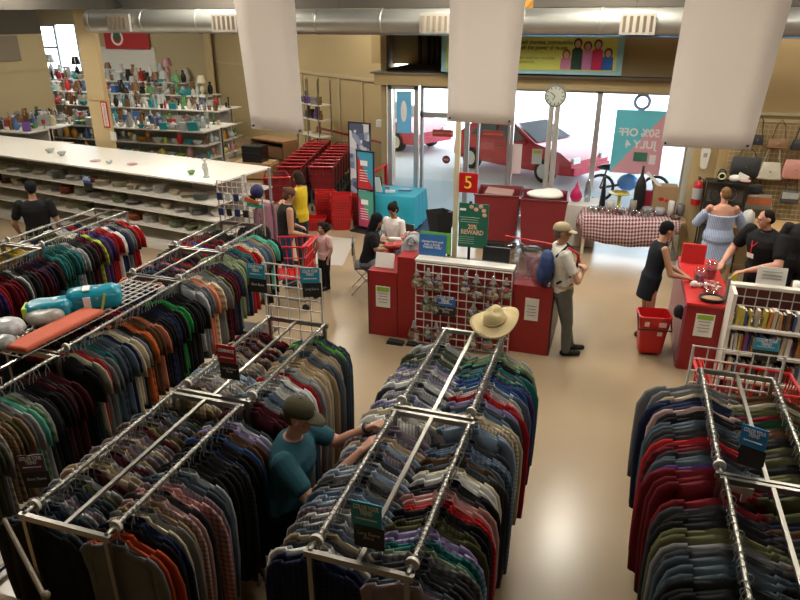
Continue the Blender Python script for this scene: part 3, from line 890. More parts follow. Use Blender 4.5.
    if bottom:
        g = MB()
        rr = []
        for z, rx, ry in ((.80, .13, .10), (.88, .16, .118), (.97, .168, .12), (1.02, .158, .112)):
            rr.append([T(((rx * B + .012) * math.cos(a), (ry * B + .012) * math.sin(a), z)) for a in [2 * PI * i / 18 for i in range(18)]])
        g.rings(rr)
        for hp, kn, an in ((hipL, knL, anL), (hipR, knR, anR)):
            if bottom == 'trousers':
                limb(g, hp, kn, .100 * s * B, .076 * s * B); limb(g, kn, an + Vector((0, 0, .0)), .076 * s * B, .058 * s)
            else:
                limb(g, hp, hp.lerp(kn, .75), .10 * s * B, .088 * s * B)
        soft(g, bottom, FAB, root, .011 * s, 3, color=bcol)
    if shoes:
        for an in (anL, anR):
            g = MB(); limb(g, an + Vector((0, -.03, -.045)) * s, an + Vector((0, .17, -.052)) * s, .042 * s, .034 * s); limb(g, an + Vector((0, -.02, -.03)) * s, an + Vector((0, .03, -.02)) * s, .042 * s, .04 * s)
            soft(g, 'shoe', FAB, root, .009 * s, 2, color=shoes)
    return root

# 1 the shopper looking through shirts
P = person('man in teal T-shirt and olive cap sorting shirts on the centre rack', (-1.88, 3.29, 0), R(-80), 1.76, 'pink', lean=9, head=(-2, 14),
       elL=(-.25, .32, 1.27), wrL=(-.12, .56, 1.50), elR=(.31, .26, 1.22), wrR=(.14, .56, 1.50), build=1.18, top=(.022, .085, .115), hem=.88,
       bcol=(.008, .008, .010), hair='crop', hcol=(.06, .035, .02), cap=(.055, .05, .022), vox=.0065)
MB().rings([[Vector((r * math.cos(a), y, r * math.sin(a))) for a in [2 * PI * i / 14 for i in range(14)]] for r, y in ((.036, -.012), (.04, -.008), (.04, .008), (.036, .012))]).build('wristwatch', M_BLACK, P, loc=(-.135, .545, 1.495), rot=(R(42), 0, R(-28)), smooth=True)
# 2 the man leaning on the counter
P = person('man with tan cap, white polo and blue backpack, arms folded, beside checkout 5', (-.46, 7.97, 0), R(-70), 1.74, 'tan', lean=-7, head=(-8, 2),
       elL=(-.26, .10, 1.12), wrL=(-.03, .185, 1.20), elR=(.26, .10, 1.10), wrR=(.03, .225, 1.15), top=(.62, .60, .55), hem=.9, bcol=(.115, .115, .10),
       legs={'knL': (-.10, .10, .49), 'anL': (-.09, .20, .09), 'knR': (.09, .08, .49), 'anR': (.07, .10, .09)}, hair='crop', hcol=(.15, .13, .11), cap=(.36, .29, .18), collar=(.66, .64, .6), build=1.02)
g = MB(); g.ell((0, -.22, 1.19), (.15, .10, .23)); g.ell((0, -.27, 1.10), (.12, .07, .14))
bp = soft(g, 'backpack', mat('blue_nylon', (.015, .035, .13), .7, noise=.15), P, .012, 3)
tag(bp, 'blue backpack worn on both shoulders', 'backpack'); del bp['category']
for sx in (-1, 1):
    MB().tube([(sx * .12, -.15, 1.36), (sx * .125, -.02, 1.50), (sx * .13, .12, 1.38), (sx * .14, .10, 1.15), (sx * .14, -.12, 1.02)], .016, 6).build('strap', M_BLACKCLOTH, bp)
MB().tube([(.155, -.02, 1.485), (.165, .09, 1.42), (.16, .13, 1.30)], .018, 6).build('red_shirt_stripe', M_REDPL, P)
MB().rings([[Vector((k * .178 * math.cos(a), k * .130 * math.sin(a), z)) for a in [2 * PI * i / 20 for i in range(20)]] for z, k in ((.955, 1.02), (.96, 1.05), (.99, 1.05), (.995, 1.02))]).build('belt', mat('tan_belt', (.4, .3, .17), .6), P)
# 3 woman with the rolling basket
person('woman in sleeveless black dress with short dark hair reaching over the red counter', (.60, 8.72, 0), R(-74), 1.66, 'tan', lean=8, head=(8, 14),
       elL=(-.20, .22, 1.10), wrL=(-.06, .44, .99), elR=(.24, .16, 1.08), wrR=(.14, .42, 1.0), top=(.012, .014, .02), sleeve='none', hem=.66, bottom=None, hair='short', hcol=(.008, .008, .01), build=.97, shoes=(.02, .02, .02), flare=.0)
# 4 blue dress
person('woman in pale blue off-shoulder dress seen from behind at the jewellery stand', (1.62, 10.95, 0), R(6), 1.66, 'pink', head=(8, 6), elL=(-.34, .10, 1.12), wrL=(-.24, .3, 1.1), elR=(.36, .1, 1.1), wrR=(.30, .3, 1.1),
       top=(.33, .40, .56), hem=.52, bottom=None, bare_shoulders=True, hair='crop', hcol=(.16, .09, .04), build=1.08, flare=.12, tmat=STRIPE)
# 5 cashier at the far right
P = person('cashier in black polo with white name badge behind the right-hand red counter', (2.0, 9.35, 0), R(128), 1.78, 'pink', lean=10, head=(-28, 14), elL=(-.38, .22, 1.14), wrL=(-.18, .52, 1.04), elR=(.40, .14, 1.12), wrR=(.20, .50, 1.02),
       top=(.010, .010, .012), hem=.84, bcol=(.01, .01, .012), hair='crop', hcol=(.015, .01, .008), build=1.38, collar=(.012, .012, .014))
MB().box((.02, .262, 1.17), (.10, .008, .06), rot=(R(-8), 0, 0)).build('name_badge', M_PAPER, P)
MB().tube([(-.03, .235, 1.36), (.02, .262, 1.28), (.02, .264, 1.20)], .008, 6).tube([(.05, .235, 1.36), (.02, .262, 1.28)], .008, 6).build('lanyard', M_REDPL, P)
# 6 person behind the cashier
person('dark haired person with white collar standing behind the cashier', (2.52, 9.95, 0), R(170), 1.74, 'tan', lean=8, head=(25, 25), top=(.02, .02, .022), bcol=(.02, .02, .02), hair='short', hcol=(.012, .01, .01), collar=(.7, .7, .68), build=1.1)
# 7 woman in yellow
person('woman in yellow tank top and dark jeans standing by the shopping carts', (-5.05, 10.1, 0), R(82), 1.64, 'tan', head=(0, 18), elL=(-.24, .12, 1.08), wrL=(-.1, .34, 1.12), elR=(.26, .14, 1.06), wrR=(.08, .34, 1.14),
       top=(.55, .38, .02), sleeve='none', hem=.84, bcol=(.02, .03, .05), hair='bob', hcol=(.03, .018, .012), build=.95)
# 8 woman with the cart
person('woman with headband, black vest over white top, standing at the red cart', (-4.82, 9.02, 0), R(-52), 1.62, 'tan', lean=10, head=(-10, 20), elL=(-.30, .06, 1.08), wrL=(-.22, .30, 1.0), elR=(.32, .06, 1.06), wrR=(.24, .30, .98),
       top=(.012, .012, .014), sleeve='none', hem=.86, bcol=(.02, .06, .14), hair='bun', hcol=(.10, .05, .03), build=1.22)
# 9 toddler
person('toddler with curly dark hair in pale pink top and black leggings', (-4.20, 9.12, 0), R(150), 1.08, 'brown', head=(20, -5), top=(.55, .34, .33), sleeve='short', hem=.84, bcol=(.01, .01, .012), hair='curly', hcol=(.012, .009, .007), build=1.15, child=True, vox=.012)
# 10 woman in black sitting by the counter
seat = {'knL': (-.10, .42, .52), 'knR': (.10, .42, .52), 'anL': (-.10, .42, .09), 'anR': (.10, .42, .09)}
person('woman in black T-shirt with long black hair sitting at the end of checkout 5', (-3.52, 9.25, 0), R(-70), 1.66, 'brown', lean=12, head=(0, 16), drop=.40, legs=seat, elL=(-.24, .10, .82), wrL=(-.14, .34, .78), elR=(.24, .14, .80), wrR=(.12, .38, .78),
       top=(.01, .01, .012), bcol=(.15, .15, .17), hair='long', hcol=(.010, .008, .008), hem=.9)
# 11 woman in white looking at a phone
P = person('woman in white cardigan looking down at a phone behind the seated woman', (-3.32, 10.05, 0), R(160), 1.62, 'brown', lean=6, head=(0, 28), elL=(-.24, .08, .74), wrL=(-.05, .3, .78), elR=(.24, .08, .74), wrR=(.05, .3, .78), drop=.38, legs=seat,
       top=(.66, .60, .58), sleeve='long', bcol=(.25, .05, .04), hair='bun', hcol=(.015, .01, .01), hem=.84, build=.95)
ph = MB().box((0, .40, .82), (.07, .012, .14), rot=(R(50), 0, 0)).build('phone', M_BLACK, P)
# 13, 14 at the plates
person('man in black T-shirt standing in front of the plate shelves', (-8.35, 7.75, 0), R(38), 1.74, 'brown', head=(20, 12), top=(.008, .008, .009), bcol=(.05, .05, .055), hair='short', hcol=(.008, .008, .008), build=1.12, elL=(-.33, .04, 1.12), wrL=(-.30, .16, .92))
person('person in dark clothes at the picture edge beside the plate shelves', (-8.95, 7.35, 0), R(-30), 1.74, 'tan', head=(0, 12), top=(.012, .012, .014), bcol=(.10, .09, .08), hair='short', hcol=(.012, .01, .01), build=1.12, bottom='shorts')
# chairs of the seated women
for lab_, lo_, rz_ in (('grey metal folding chair under the seated woman in black', (-3.52, 9.25, 0), R(-70)), ('grey metal folding chair under the woman in white', (-3.32, 10.05, 0), R(160))):
  t = thing('folding_chair', lab_, 'chair', lo_, rz_)
  MB().span((-.2, -.2, .43), (.2, .2, .46)).build('seat', M_DARKMETAL, t)
  MB().span((-.2, -.24, .66), (.2, -.215, .86)).build('backrest', M_DARKMETAL, t)
  for sx in (-.19, .19):
      MB().tube([(sx, -.24, .86), (sx, -.2, .44), (sx, .2, 0)], .012).build('leg', M_ALU, t)
      MB().tube([(sx, .14, .44), (sx, -.26, 0)], .012).build('leg', M_ALU, t)

# ================================================================ furniture and fixtures
def wire_grid(mb, x0, x1, z0, z1, step, r=.004, y=0.0, stepz=None):
    stepz = stepz or step
    n = max(1, round((x1 - x0) / step)); m = max(1, round((z1 - z0) / stepz))
    for i in range(n + 1):
        x = x0 + (x1 - x0) * i / n
        mb.box((x, y, (z0 + z1) / 2), (2 * r, 2 * r, z1 - z0))
    for k in range(m + 1):
        z = z0 + (z1 - z0) * k / m
        mb.box(((x0 + x1) / 2, y - 2 * r, z), (x1 - x0, 2 * r, 2 * r))
    return mb

def a4(parent, loc, w=.2, h=.28, header=None, rot=(0, 0, 0), bars=4):
    """a paper notice: sheet, coloured header and small lines of print"""
    e = MB().box((0, 0, 0), (w, .006, h)).build('notice_sheet', M_PAPER, parent, loc, rot)
    if header:
        MB().box((0, -.005, h * .36), (w * .86, .004, h * .2)).build('header', header, e)
    g = MB()
    for i in range(bars):
        g.box((0, -.005, h * (.16 - .14 * i)), (w * (.7 - .12 * (i % 2)), .003, h * .03))
    g.build('print', mat('grey_print', (.25, .25, .25), .7), e)
    return e

def rack_sign(label, loc, rz, top_mat, lines, w=.15, tilt=0.0, post=.12, big='COLOR YOUR\nTREND'):
    t = thing('sign_card', label, 'sign', loc, rz)
    MB().box((0, 0, .09), (w, .006, .14)).build('header_card', top_mat, t)
    MB().box((.012, -.002, -.04), (w, .008, .13)).build('black_card', M_BLACKCARD, t)
    if big:
        text('lettering', big, .034 * w / .15, M_INK, t, (0, -.006, .118), bold=.0008, width=w * .84)
        MB().box((0, -.005, .065), (w * .7, .003, .006)).build('fine_print', M_INK, t)
    lines and text('lettering', lines, .028 * w / .15, mat('grey_ink', (.5, .5, .5), .6), t, (.012, -.008, -.03), width=w * .72)
    MB().tube([(0, .004, -.1), (0, .004, -.1 - post)], .004).build('stem', M_CHROME, t)
    return t

# ---------------- checkout 5
t = thing('checkout_counter', 'red checkout counter 5 with a white wire panel along its front', 'counter', (0, 0, 0))
b = MB(); b.span((-2.33, 7.78, 0), (-1.05, 7.9, 1.14)); b.span((-2.55, 7.78, 0), (-2.33, 8.5, 1.16)); b.build('front_panel', M_RED, t)
b = MB(); b.span((-2.95, 7.78, .0), (-2.56, 9.0, .93)); w = b.build('side_desk', M_RED, t)
MB().span((-2.965, 7.775, 0), (-2.95, 9.0, .93)).build('black_edge', M_BLACK, w)
b = MB(); b.span((-1.05, 7.86, 0), (-.56, 9.1, .93)); w = b.build('end_block', M_RED, t)
MB().span((-.56, 7.87, 0), (-.54, 9.1, .93)).build('black_edge', M_BLACK, w)
MB().span((-2.33, 7.9, .88), (-1.05, 8.7, .92)).build('worktop', mat('dark_worktop', (.08, .06, .05), .5), t)
MB().span((-2.3, 7.74, 1.14), (-1.04, 7.92, 1.17)).build('top_rail', M_WHITE, t)
MB().span((-2.33, 8.7, 0), (-1.05, 8.74, .9)).build('back_panel', M_RED, t)
a4(t, (-.80, 7.855, .62), .17, .30, M_PAPER)
a4(t, (-2.75, 7.77, .58), .2, .3, mat('green_header', (.25, .42, .04), .6))
g = MB(); wire_grid(g, -2.28, -1.05, .02, 1.13, .112, .0055)
tag(g.build('grid_display', M_WIREW, loc=(0, 7.72, 0)), 'white wire panel covered with bagged toys on the front of checkout 5', 'wire panel')
tc = [(.55, .45, .45), (.5, .3, .25), (.3, .4, .3), (.6, .55, .5), (.25, .3, .45), (.55, .25, .25)]
def toy_bag(px, z, k, s=1.0):
    s *= 1.15
    lab = 'bag of toys on the white wire panel, %s from the left in its %s row' % (ordn(k[1]), k[0])
    t = thing('toy_bag', lab, 'bag of toys', (px, 7.66, z), group='bags of toys on the wire panel')
    rnd = random.Random(int(px * 100) + int(z * 77))
    MB().lathe([(.004, .13), (.012, .12), (.02, .08), (.055, .04), (.075, -.02), (.07, -.08), (.03, -.11), (.003, -.115)], 10, sy=.6).build('bag', CLEAR, t, smooth=True).scale = (s, s, s)
    MB().lathe([(.012, .125), (.02, .08), (.035, .055), (.03, .05), (.001, .1)], 8, sy=.6).build('knotted_top', M_BAG, t).scale = (s, s, s)
    for i in range(7):
        c = rnd.choice([(.6, .55, .5), (.62, .6, .58), (.45, .08, .06), (.12, .35, .1), (.5, .3, .15), (.55, .4, .38), (.1, .15, .35), (.05, .05, .05)])
        MB().ell((0, 0, 0), (.036, .024, .030), 7, 5, rot=(rnd.random(), rnd.random(), 0)).build('toy', PAINT, t, (rnd.uniform(-.035, .035) * s, rnd.uniform(-.015, .015), rnd.uniform(-.085, .02) * s), smooth=True, color=c)
for k, (x, z, s) in enumerate([(-2.25, .92, 1), (-2.10, .93, 1.15), (-1.97, .90, 1), (-1.62, .95, 1), (-1.48, .90, 1.25), (-1.27, .91, 1.2), (-1.11, .93, 1.05)]):
    toy_bag(x, z, ('top', k), s)
for k, (x, z, s) in enumerate([(-2.12, .62, 1.05), (-2.0, .6, .9), (-1.5, .55, 1.1), (-1.32, .62, .9), (-1.18, .62, .9)]):
    toy_bag(x, z, ('middle', k), s)
for k, (x, z, s) in enumerate([(-2.28, .17, 1.2), (-2.1, .2, .8), (-1.98, .22, 1), (-1.82, .24, .9), (-1.5, .15, 1.05), (-1.3, .18, 1)]):
    toy_bag(x, z, ('lowest', k), s)
rack_sign('blue and black sign card on the white wire panel of checkout 5', (-1.87, 7.66, .58), 0, M_BLUE, 'Long Sleeve\nShirts', w=.26, post=.01, big='COLOR YOUR\nTREND')

t = thing('lane_pole', 'cream square pole with the number 5 plate rising from the checkout', 'pole', (-1.92, 8.3, 0))
MB().span((-.03, -.03, .9), (.03, .03, CEILING)).build('post', mat('cream_pole', (.62, .55, .38), .5), t)
g = MB().span((.04, -.05, 1.95), (.28, -.028, 2.20)).build('number_plate', M_REDPL, t)
text('numeral', '5', .23, M_YELLOW, g, (.16, -.054, 2.075))
t = thing('reward_sign', 'dark green sign reading 20% REWARD on a black post behind checkout 5', 'sign', (-1.70, 8.15, 0))
MB().tube([(0, .03, .9), (0, .03, 1.86)], .02).build('post', M_BLACK, t)
g = MB().box((.05, 0, 1.55), (.38, .012, .58)).build('board', M_GREEN, t)
text('lettering', '20%\nREWARD', .085, mat('peach_ink', (.75, .5, .35), .6), g, (.04, -.01, 1.50), bold=.002, width=.29)
k = MB()
for i, w in enumerate((.26, .22, .24)):
    k.box((-.0, -.01, 1.66 - i * .03), (w, .003, .01))
for i in range(4):
    k.box((-.03, -.01, 1.40 - i * .028), (.2, .003, .006))
k.build('fine_print', mat('pale_green_ink', (.25, .45, .35), .6), g)
k = MB()
for x, z in ((.02, 1.80), (.08, 1.77), (.14, 1.81), (.18, 1.76), (.19, 1.70)):
    k.ell((x, -.01, z), (.03, .004, .026))
k.build('flower_print', mat('peach_flower_print', (.65, .4, .3), .6), g)
MB().box((-.09, -.01, 1.76), (.08, .003, .03)).build('crest_print', M_INK, g)
t = thing('card_monitor', 'black till monitor seen from behind on checkout 5', 'monitor', (-1.30, 7.95, 1.14))
MB().box((0, 0, .13), (.34, .04, .18), rot=(R(-10), 0, 0)).build('screen', M_BLACK, t)
MB().box((0, -.024, .09), (.14, .006, .03), rot=(R(-10), 0, 0)).build('label_plate', mat('dark_grey_plate', (.06, .06, .06), .4), t)
MB().tube([(0, .02, .03), (0, .02, .1)], .02).box((0, .02, .015), (.2, .14, .02)).build('stand', M_BLACK, t)
t = thing('offer_board', 'blue board with green edge standing on checkout 5', 'sign', (-2.12, 7.95, 1.17))
MB().box((.02, .015, .17), (.40, .012, .27), rot=(R(-8), 0, 0)).build('green_back', mat('green_board_edge', (.12, .40, .06), .5), t)
MB().box((-.01, 0, .14), (.36, .012, .27), rot=(R(-8), 0, 0)).build('blue_front', mat('blue_board', (.03, .13, .36), .5), t)
text('lettering', 'donate here and\nhelp a family\nTHANK YOU', .045, M_INK, t, (-.01, -.022, .15), rot=(R(82), 0, 0), width=.28)
# bag dispenser with clear bags at the till end
t = thing('bag_stand', 'red wire frame of clear plastic carrier bags at the end of checkout 5', 'bag stand', (-.98, 8.0, .93))
MB().tube([(-.3, .5, 0), (-.3, .5, .42), (.35, .5, .36), (.35, .5, 0)], .012).build('frame', M_REDPL, t)
for k, (x, y, z, s) in enumerate([(-.12, .25, .22, 1.1), (.1, .22, .2, 1.15), (-.05, .08, .16, 1.05), (.2, .1, .15, 1.0), (.27, .02, .12, .9)]):
    g = MB()
    g.rings([[Vector((x + s * rx * math.cos(a) * (1 + .08 * math.sin(5 * a + k)), y + .06 * math.sin(a), z + zz)) for a in [2 * PI * i / 16 for i in range(16)]] for zz, rx in ((-.2, .10), (-.08, .15), (.06, .155), (.15, .13), (.2, .05))])
    g.build('carrier_bag', CLEAR, t, smooth=True)
    MB().tube([(x - .05, y, z + .18), (x - .03, y, z + .25), (x + .03, y, z + .25), (x + .05, y, z + .18)], .006, 6).build('bag_handle', M_BLACK, t)
tag(MB().box((0, 0, 0), (.09, .05, .16)).build('red_packet', M_REDPL, loc=(-.72, 8.05, 1.02)), 'red and white packet among the clear bags on checkout 5', 'packet')
# things at the side desk
t = thing('desk_notice', 'white notice with red header standing on the side desk', 'notice', (-2.78, 7.95, .93))
MB().box((0, 0, .1), (.26, .01, .2), rot=(R(-14), 0, 0)).build('sheet', M_PAPER, t)
MB().box((.0, -.012 + .03, .165), (.22, .006, .03), rot=(R(-14), 0, 0)).build('red_header', M_REDPL, t)
t = thing('canvas_bag', 'pale grey bag with a metal ring slumped over the side desk', 'bag', (-2.50, 8.15, .93))
g = MB(); g.ell((0, 0, .16), (.13, .11, .24)); g.ell((.03, .02, .32), (.10, .09, .1)); soft(g, 'bag_body', mat('grey_canvas', (.28, .29, .31), .85, noise=.12), t, .015, 3)
g = MB(); rr = []
for i in range(16):
    a = 2 * PI * i / 16
    rr.append([Vector((.05 + (.05 + .009 * math.cos(q)) * math.cos(a), -.09 + .009 * math.sin(q), .36 + (.05 + .009 * math.cos(q)) * math.sin(a))) for q in [2 * PI * j / 6 for j in range(6)]])
g.rings(rr, loop=True).build('ring', M_CHROME, t)
for i, (dx, dy, dz, rx, ry, rz_, col, m_, lab) in enumerate([
        (-2.62, 8.75, 1.10, .24, .16, .13, (.16, .19, .24), PLAID, 'grey and blue patterned garment heaped on the side desk'),
        (-2.45, 8.55, 1.14, .26, .13, .12, (.25, .27, .30), HOOPS, 'grey striped garment heaped beside the canvas bag'),
        (-2.72, 9.0, 1.05, .2, .15, .10, (.50, .22, .16), PLAID, 'pinkish red garment at the back of the heap on the side desk'),
        (-2.85, 8.6, 1.02, .16, .18, .09, (.40, .08, .07), PLAID, 'red checked garment folded in front of the seated woman')]):
    g = MB(); rnd = random.Random(i)
    for q in range(6):
        g.ell((rnd.uniform(-.6, .6) * rx, rnd.uniform(-.6, .6) * ry, rnd.uniform(-.5, .4) * rz_), (rx * .6, ry * .6, rz_ * .5), rot=(rnd.random() - .5, rnd.random() - .5, rnd.random() * 2))
    tag(soft(g, 'folded_garment', m_, None, .014, 2, color=col), lab, 'garment').location = (dx, dy, dz)
t = thing('bag_holder', 'black cloth hamper hanging on a black post behind checkout 5', 'bag holder', (-2.28, 8.9, 0))
MB().lathe([(.12, 1.0), (.16, 1.25), (.21, 1.5), (.215, 1.5), (.17, 1.27), (.125, 1.02)], 4, sy=.8).build('hopper', M_BLACKCLOTH, t)
MB().tube([(.14, 0, 0), (.14, 0, 1.5)], .03).tube([(-.25, 0, 1.0), (-.05, 0, 1.25), (.14, 0, 1.48)], .03).build('post', M_BLACK, t)
tag(MB().prism([(-.12, 0), (.12, 0), (.10, .04), (-.1, .05)], -.05, .05).prism([(.14, 0), (.3, 0), (.28, .03), (.16, .04)], -.02, .06).build('sandal', M_BLACKCLOTH, loc=(-2.52, 7.6, 0)), 'black sandals left on the floor in front of checkout 5', 'sandals')
# basket / floor item beneath lane: two red collection bins
def bin_(loc, label, w=.82, d=.8, fill=None):
    t = thing('rolling_bin', label, 'bin', loc, R(4))
    b = MB(); rr = []
    for z, k in ((.14, .86), (.98, 1.0), (1.03, 1.06), (1.03, .98), (.98, .94), (.2, .80)):
        rr.append([Vector((sx * w / 2 * k, sy * d / 2 * k, z)) for sx, sy in ((-1, -1), (1, -1), (1, 1), (-1, 1))])
    b.rings(rr).build('tub', mat('bin_red_plastic', (.17, .012, .018), .5), t)
    b = MB().span((-w / 2 * .9, -d / 2 * .9, .09), (w / 2 * .9, d / 2 * .9, .13)); b.build('base', M_DARKMETAL, t)
    for sx in (-1, 1):
        for sy in (-1, 1):
            MB().lathe([(.001, 0), (.05, .0), (.05, .03), (.001, .03)], 12).build('caster', M_BLACK, t, (sx * w * .36, sy * d * .36, .05), (R(90), 0, 0))
    return t
b1 = bin_((-2.03, 12.35, 0), 'empty deep red rolling bin in front of the windows')
b2 = bin_((-1.18, 12.25, 0), 'deep red rolling bin with a white pillow on top, in front of the windows')
tag(soft(MB().ell((0, 0, 0), (.34, .22, .09)).ell((.1, .05, .02), (.22, .18, .09)), 'pillow', M_PAPER, None, .015, 3), 'white pillow lying on top of the red bin', 'pillow').location = (-1.18, 12.25, 1.03)
tag(MB().box((0, 0, 0), (.5, .35, .06), rot=(.1, .05, 0)).build('box_lid', mat('brown_grey_card', (.35, .2, .17), .8), loc=(-2.03, 12.35, .98)), 'brown and white flat box lying inside the red bin', 'box')

# ---------------- gingham table and white table behind it
def gingham():
    m = bpy.data.materials.new('gingham_cloth'); m.use_nodes = True; nt = m.node_tree; b = nt.nodes['Principled BSDF']; b.inputs['Roughness'].default_value = .85
    tc = nt.nodes.new('ShaderNodeTexCoord'); mp = nt.nodes.new('ShaderNodeMapping'); mp.inputs['Rotation'].default_value = (0, R(38), 0)
    nt.links.new(tc.outputs['UV'], mp.inputs[0]); mp.inputs['Rotation'].default_value = (0, 0, R(40))
    ch = nt.nodes.new('ShaderNodeTexChecker'); ch.inputs['Scale'].default_value = 26
    ch.inputs['Color1'].default_value = (.52, .46, .47, 1); ch.inputs['Color2'].default_value = (.20, .03, .05, 1)
    nt.links.new(mp.outputs[0], ch.inputs[0]); nt.links.new(ch.outputs[0], b.inputs['Base Color'])
    return m
t = thing('trestle_table', 'long table with cream legs beneath the gingham cloth by the window', 'table', (.38, 12.45, 0))
MB().span((-.88, -.32, .72), (.88, .32, .75)).build('tabletop', M_WOOD, t)
for sx in (-.80, .68):
    for sy in (-.28, .28):
        MB().tube([(sx, sy, 0), (sx, sy, .72)], .028).build('leg', mat('cream_leg', (.6, .55, .42), .5), t)
g = MB(); nx, ny = 26, 6
vs = []; uv = []
path = [(-.33, -.42, 1), (-.35, -.30, 1), (-.36, -.15, 1), (-.35, 0, 0), (0, 0, 0), (.34, 0, 0), (.36, -.3, 0)]
for i in range(nx + 1):
    u = i / nx; x = -.95 + 1.75 * u
    for k, (y, dz, hang) in enumerate(path):
        sag = 1.0 + .28 * math.sin(PI * u) - (.45 if u < .06 or u > .94 else 0)
        z = .765 + dz * (sag if dz < 0 else 1)
        edge = max(0, abs(x) - .88)
        z -= edge * 2.2 if dz == 0 else 0
        x_ = x
        vs.append((x, y - (.02 * math.sin(u * 26) if hang else 0), z)); uv.append((x, (y - dz) if hang == 0 else (-.35 + dz * 1.0)))
n = len(path)
fs = [(i * n + k, (i + 1) * n + k, (i + 1) * n + k + 1, i * n + k + 1) for i in range(nx) for k in range(n - 1)]
g.add(vs, fs)
cl = g.build('gingham_cloth', gingham(), loc=(.38, 12.45, 0), smooth=True)
ul = cl.data.uv_layers.new(name='uv')
for lp in cl.data.loops:
    ul.data[lp.index].uv = uv[lp.vertex_index]
md = cl.modifiers.new('thick', 'SOLIDIFY'); md.thickness = .004
tag(cl, 'red and white gingham cloth sagging over the front of the window table', 'tablecloth')
t = thing('side_table', 'table under a plain white cloth at the end of the gingham table', 'table', (-.55, 12.95, 0))
MB().span((-.3, -.35, .0), (.32, .35, .78)).build('white_cloth', M_PAPER, t)
tag(MB().box((0, 0, .15), (.07, .06, .3)).build('dark_bottle_case', M_BLACKCLOTH, loc=(-.88, 12.45, 0)), 'small dark canister on the floor beside the white table', 'canister')
Z = .775
t = thing('tall_bottle', 'tall black wine bottle decoration on the gingham table', 'bottle', (.46, 12.65, Z))
MB().lathe([(.001, 0), (.095, .01), (.10, .05), (.10, .42), (.085, .52), (.035, .62), (.024, .68), (.024, .80), (.001, .805)], 18).build('glass_body', M_BLACK, t, smooth=True)
MB().ell((-.02, -.085, .38), (.02, .008, .02)).build('seal', M_PAPER, t)
t = thing('cone_vase', 'tall narrow black cone shaped vase on the gingham table', 'vase', (-.17, 12.72, Z))
MB().lathe([(.001, 0), (.06, .01), (.04, .3), (.022, .5), (.018, .56), (.001, .56)], 14).build('vase_body', M_BLACK, t, smooth=True)
t = thing('drop_vase', 'magenta teardrop vase on the white table', 'vase', (-.66, 12.9, .78))
MB().lathe([(.001, 0), (.08, .02), (.115, .09), (.10, .18), (.05, .27), (.015, .34), (.001, .40)], 16).build('vase_body', mat('magenta_glaze', (.55, .02, .12), .15), t, smooth=True)
t = thing('cake_stand', 'yellow pedestal dish on the gingham table', 'cake stand', (.12, 12.7, Z))
MB().lathe([(.001, 0), (.06, .01), (.035, .04), (.03, .2), (.06, .23), (.19, .27), (.2, .285), (.02, .25), (.001, .25)], 18).build('dish', mat('yellow_glaze', (.65, .55, .08), .3), t, smooth=True)
t = thing('glass_pitcher', 'clear glass carafe beside the magenta vase', 'carafe', (-.46, 12.95, .78))
MB().lathe([(.001, 0), (.06, .01), (.065, .2), (.03, .36), (.035, .44), (.03, .44), (.026, .36), (.06, .2), (.055, .02)], 14).build('glass_body', CLEAR, t, smooth=True)
t = thing('cardboard_box', 'brown cardboard box with red print at the end of the gingham table', 'box', (.88, 12.68, Z), R(3))
MB().span((-.2, -.15, 0), (.2, .15, .48)).build('carton', M_CARD, t)
MB().ell((-.06, -.152, .26), (.05, .004, .035)).ell((.03, -.152, .24), (.03, .004, .03)).build('red_print', M_REDPL, t)
tag(MB().box((0, 0, 0), (.05, .05, .34), rot=(0, R(-48), 0)).build('white_flag', M_PAPER, loc=(.66, 12.6, 1.36)), 'white rolled sheet leaning above the cardboard box', 'paper roll')
tag(MB().span((-.09, -.06, 0), (.09, .06, .34)).build('red_box', mat('red_dotted_box', (.45, .03, .06), .5), loc=(.60, 12.78, Z)), 'red and white patterned box behind the black bottle', 'box')
rnd = random.Random(3)
k = 0
for row in range(2):
    for i in range(11):
        x = -.36 + i * .105 + row * .04
        col = rnd.choice([(.35, .1, .08), (.5, .45, .4), (.4, .35, .33), (.15, .1, .1), (.5, .3, .28)])
        h = rnd.uniform(.08, .13)
        t = thing('jar', 'small glass jar in the %s row, %s from the white-table end' % (('front', 'second')[row], ordn(i)), 'jar', (x, 12.22 + row * .12, Z), group='jars on the gingham table')
        MB().lathe([(.001, 0), (.032, .005), (.034, h * .8), (.026, h), (.02, h)], 10).build('glass_body', CLEAR, t, smooth=True)
        MB().lathe([(.001, .004), (.026, .006), (.026, h * .6), (.001, h * .6)], 8).build('filling', PAINT, t, color=col)
for i, (x, y, r, h, col, lab) in enumerate([(-.02, 12.62, .075, .15, (.6, .58, .52), 'white round pot between the cone vase and the yellow dish'), (.38, 12.6, .07, .2, (.3, .26, .22), 'grey brown tin beside the black bottle'), (.1, 12.45, .09, .05, (.5, .5, .5), 'flat grey dish in the middle of the gingham table'), (.62, 12.42, .1, .12, (.25, .25, .27), 'dark grey wire basket in front of the black bottle'), (.82, 12.4, .09, .13, (.3, .3, .32), 'grey metal bowl in front of the cardboard box'), (1.0, 12.4, .055, .27, (.55, .53, .5), 'pale tall jug in front of the cardboard box'), (1.17, 12.5, .07, .2, (.2, .2, .22), 'dark kettle at the pillar end of the gingham table'), (1.08, 12.25, .09, .05, (.12, .08, .05), 'dark shallow dish at the corner of the gingham table'), (-.25, 12.45, .13, .03, (.2, .3, .3), 'wide teal tray at the white-table end of the gingham table')]):
    t = tag(MB().lathe([(.001, 0), (r * .8, .004), (r, h * .4), (r * .95, h), (r * .85, h), (r * .9, h * .4), (.001, .012)], 14).build('dish_ware', CERAMIC, loc=(x, y, Z), color=col, smooth=True), lab, 'dish')

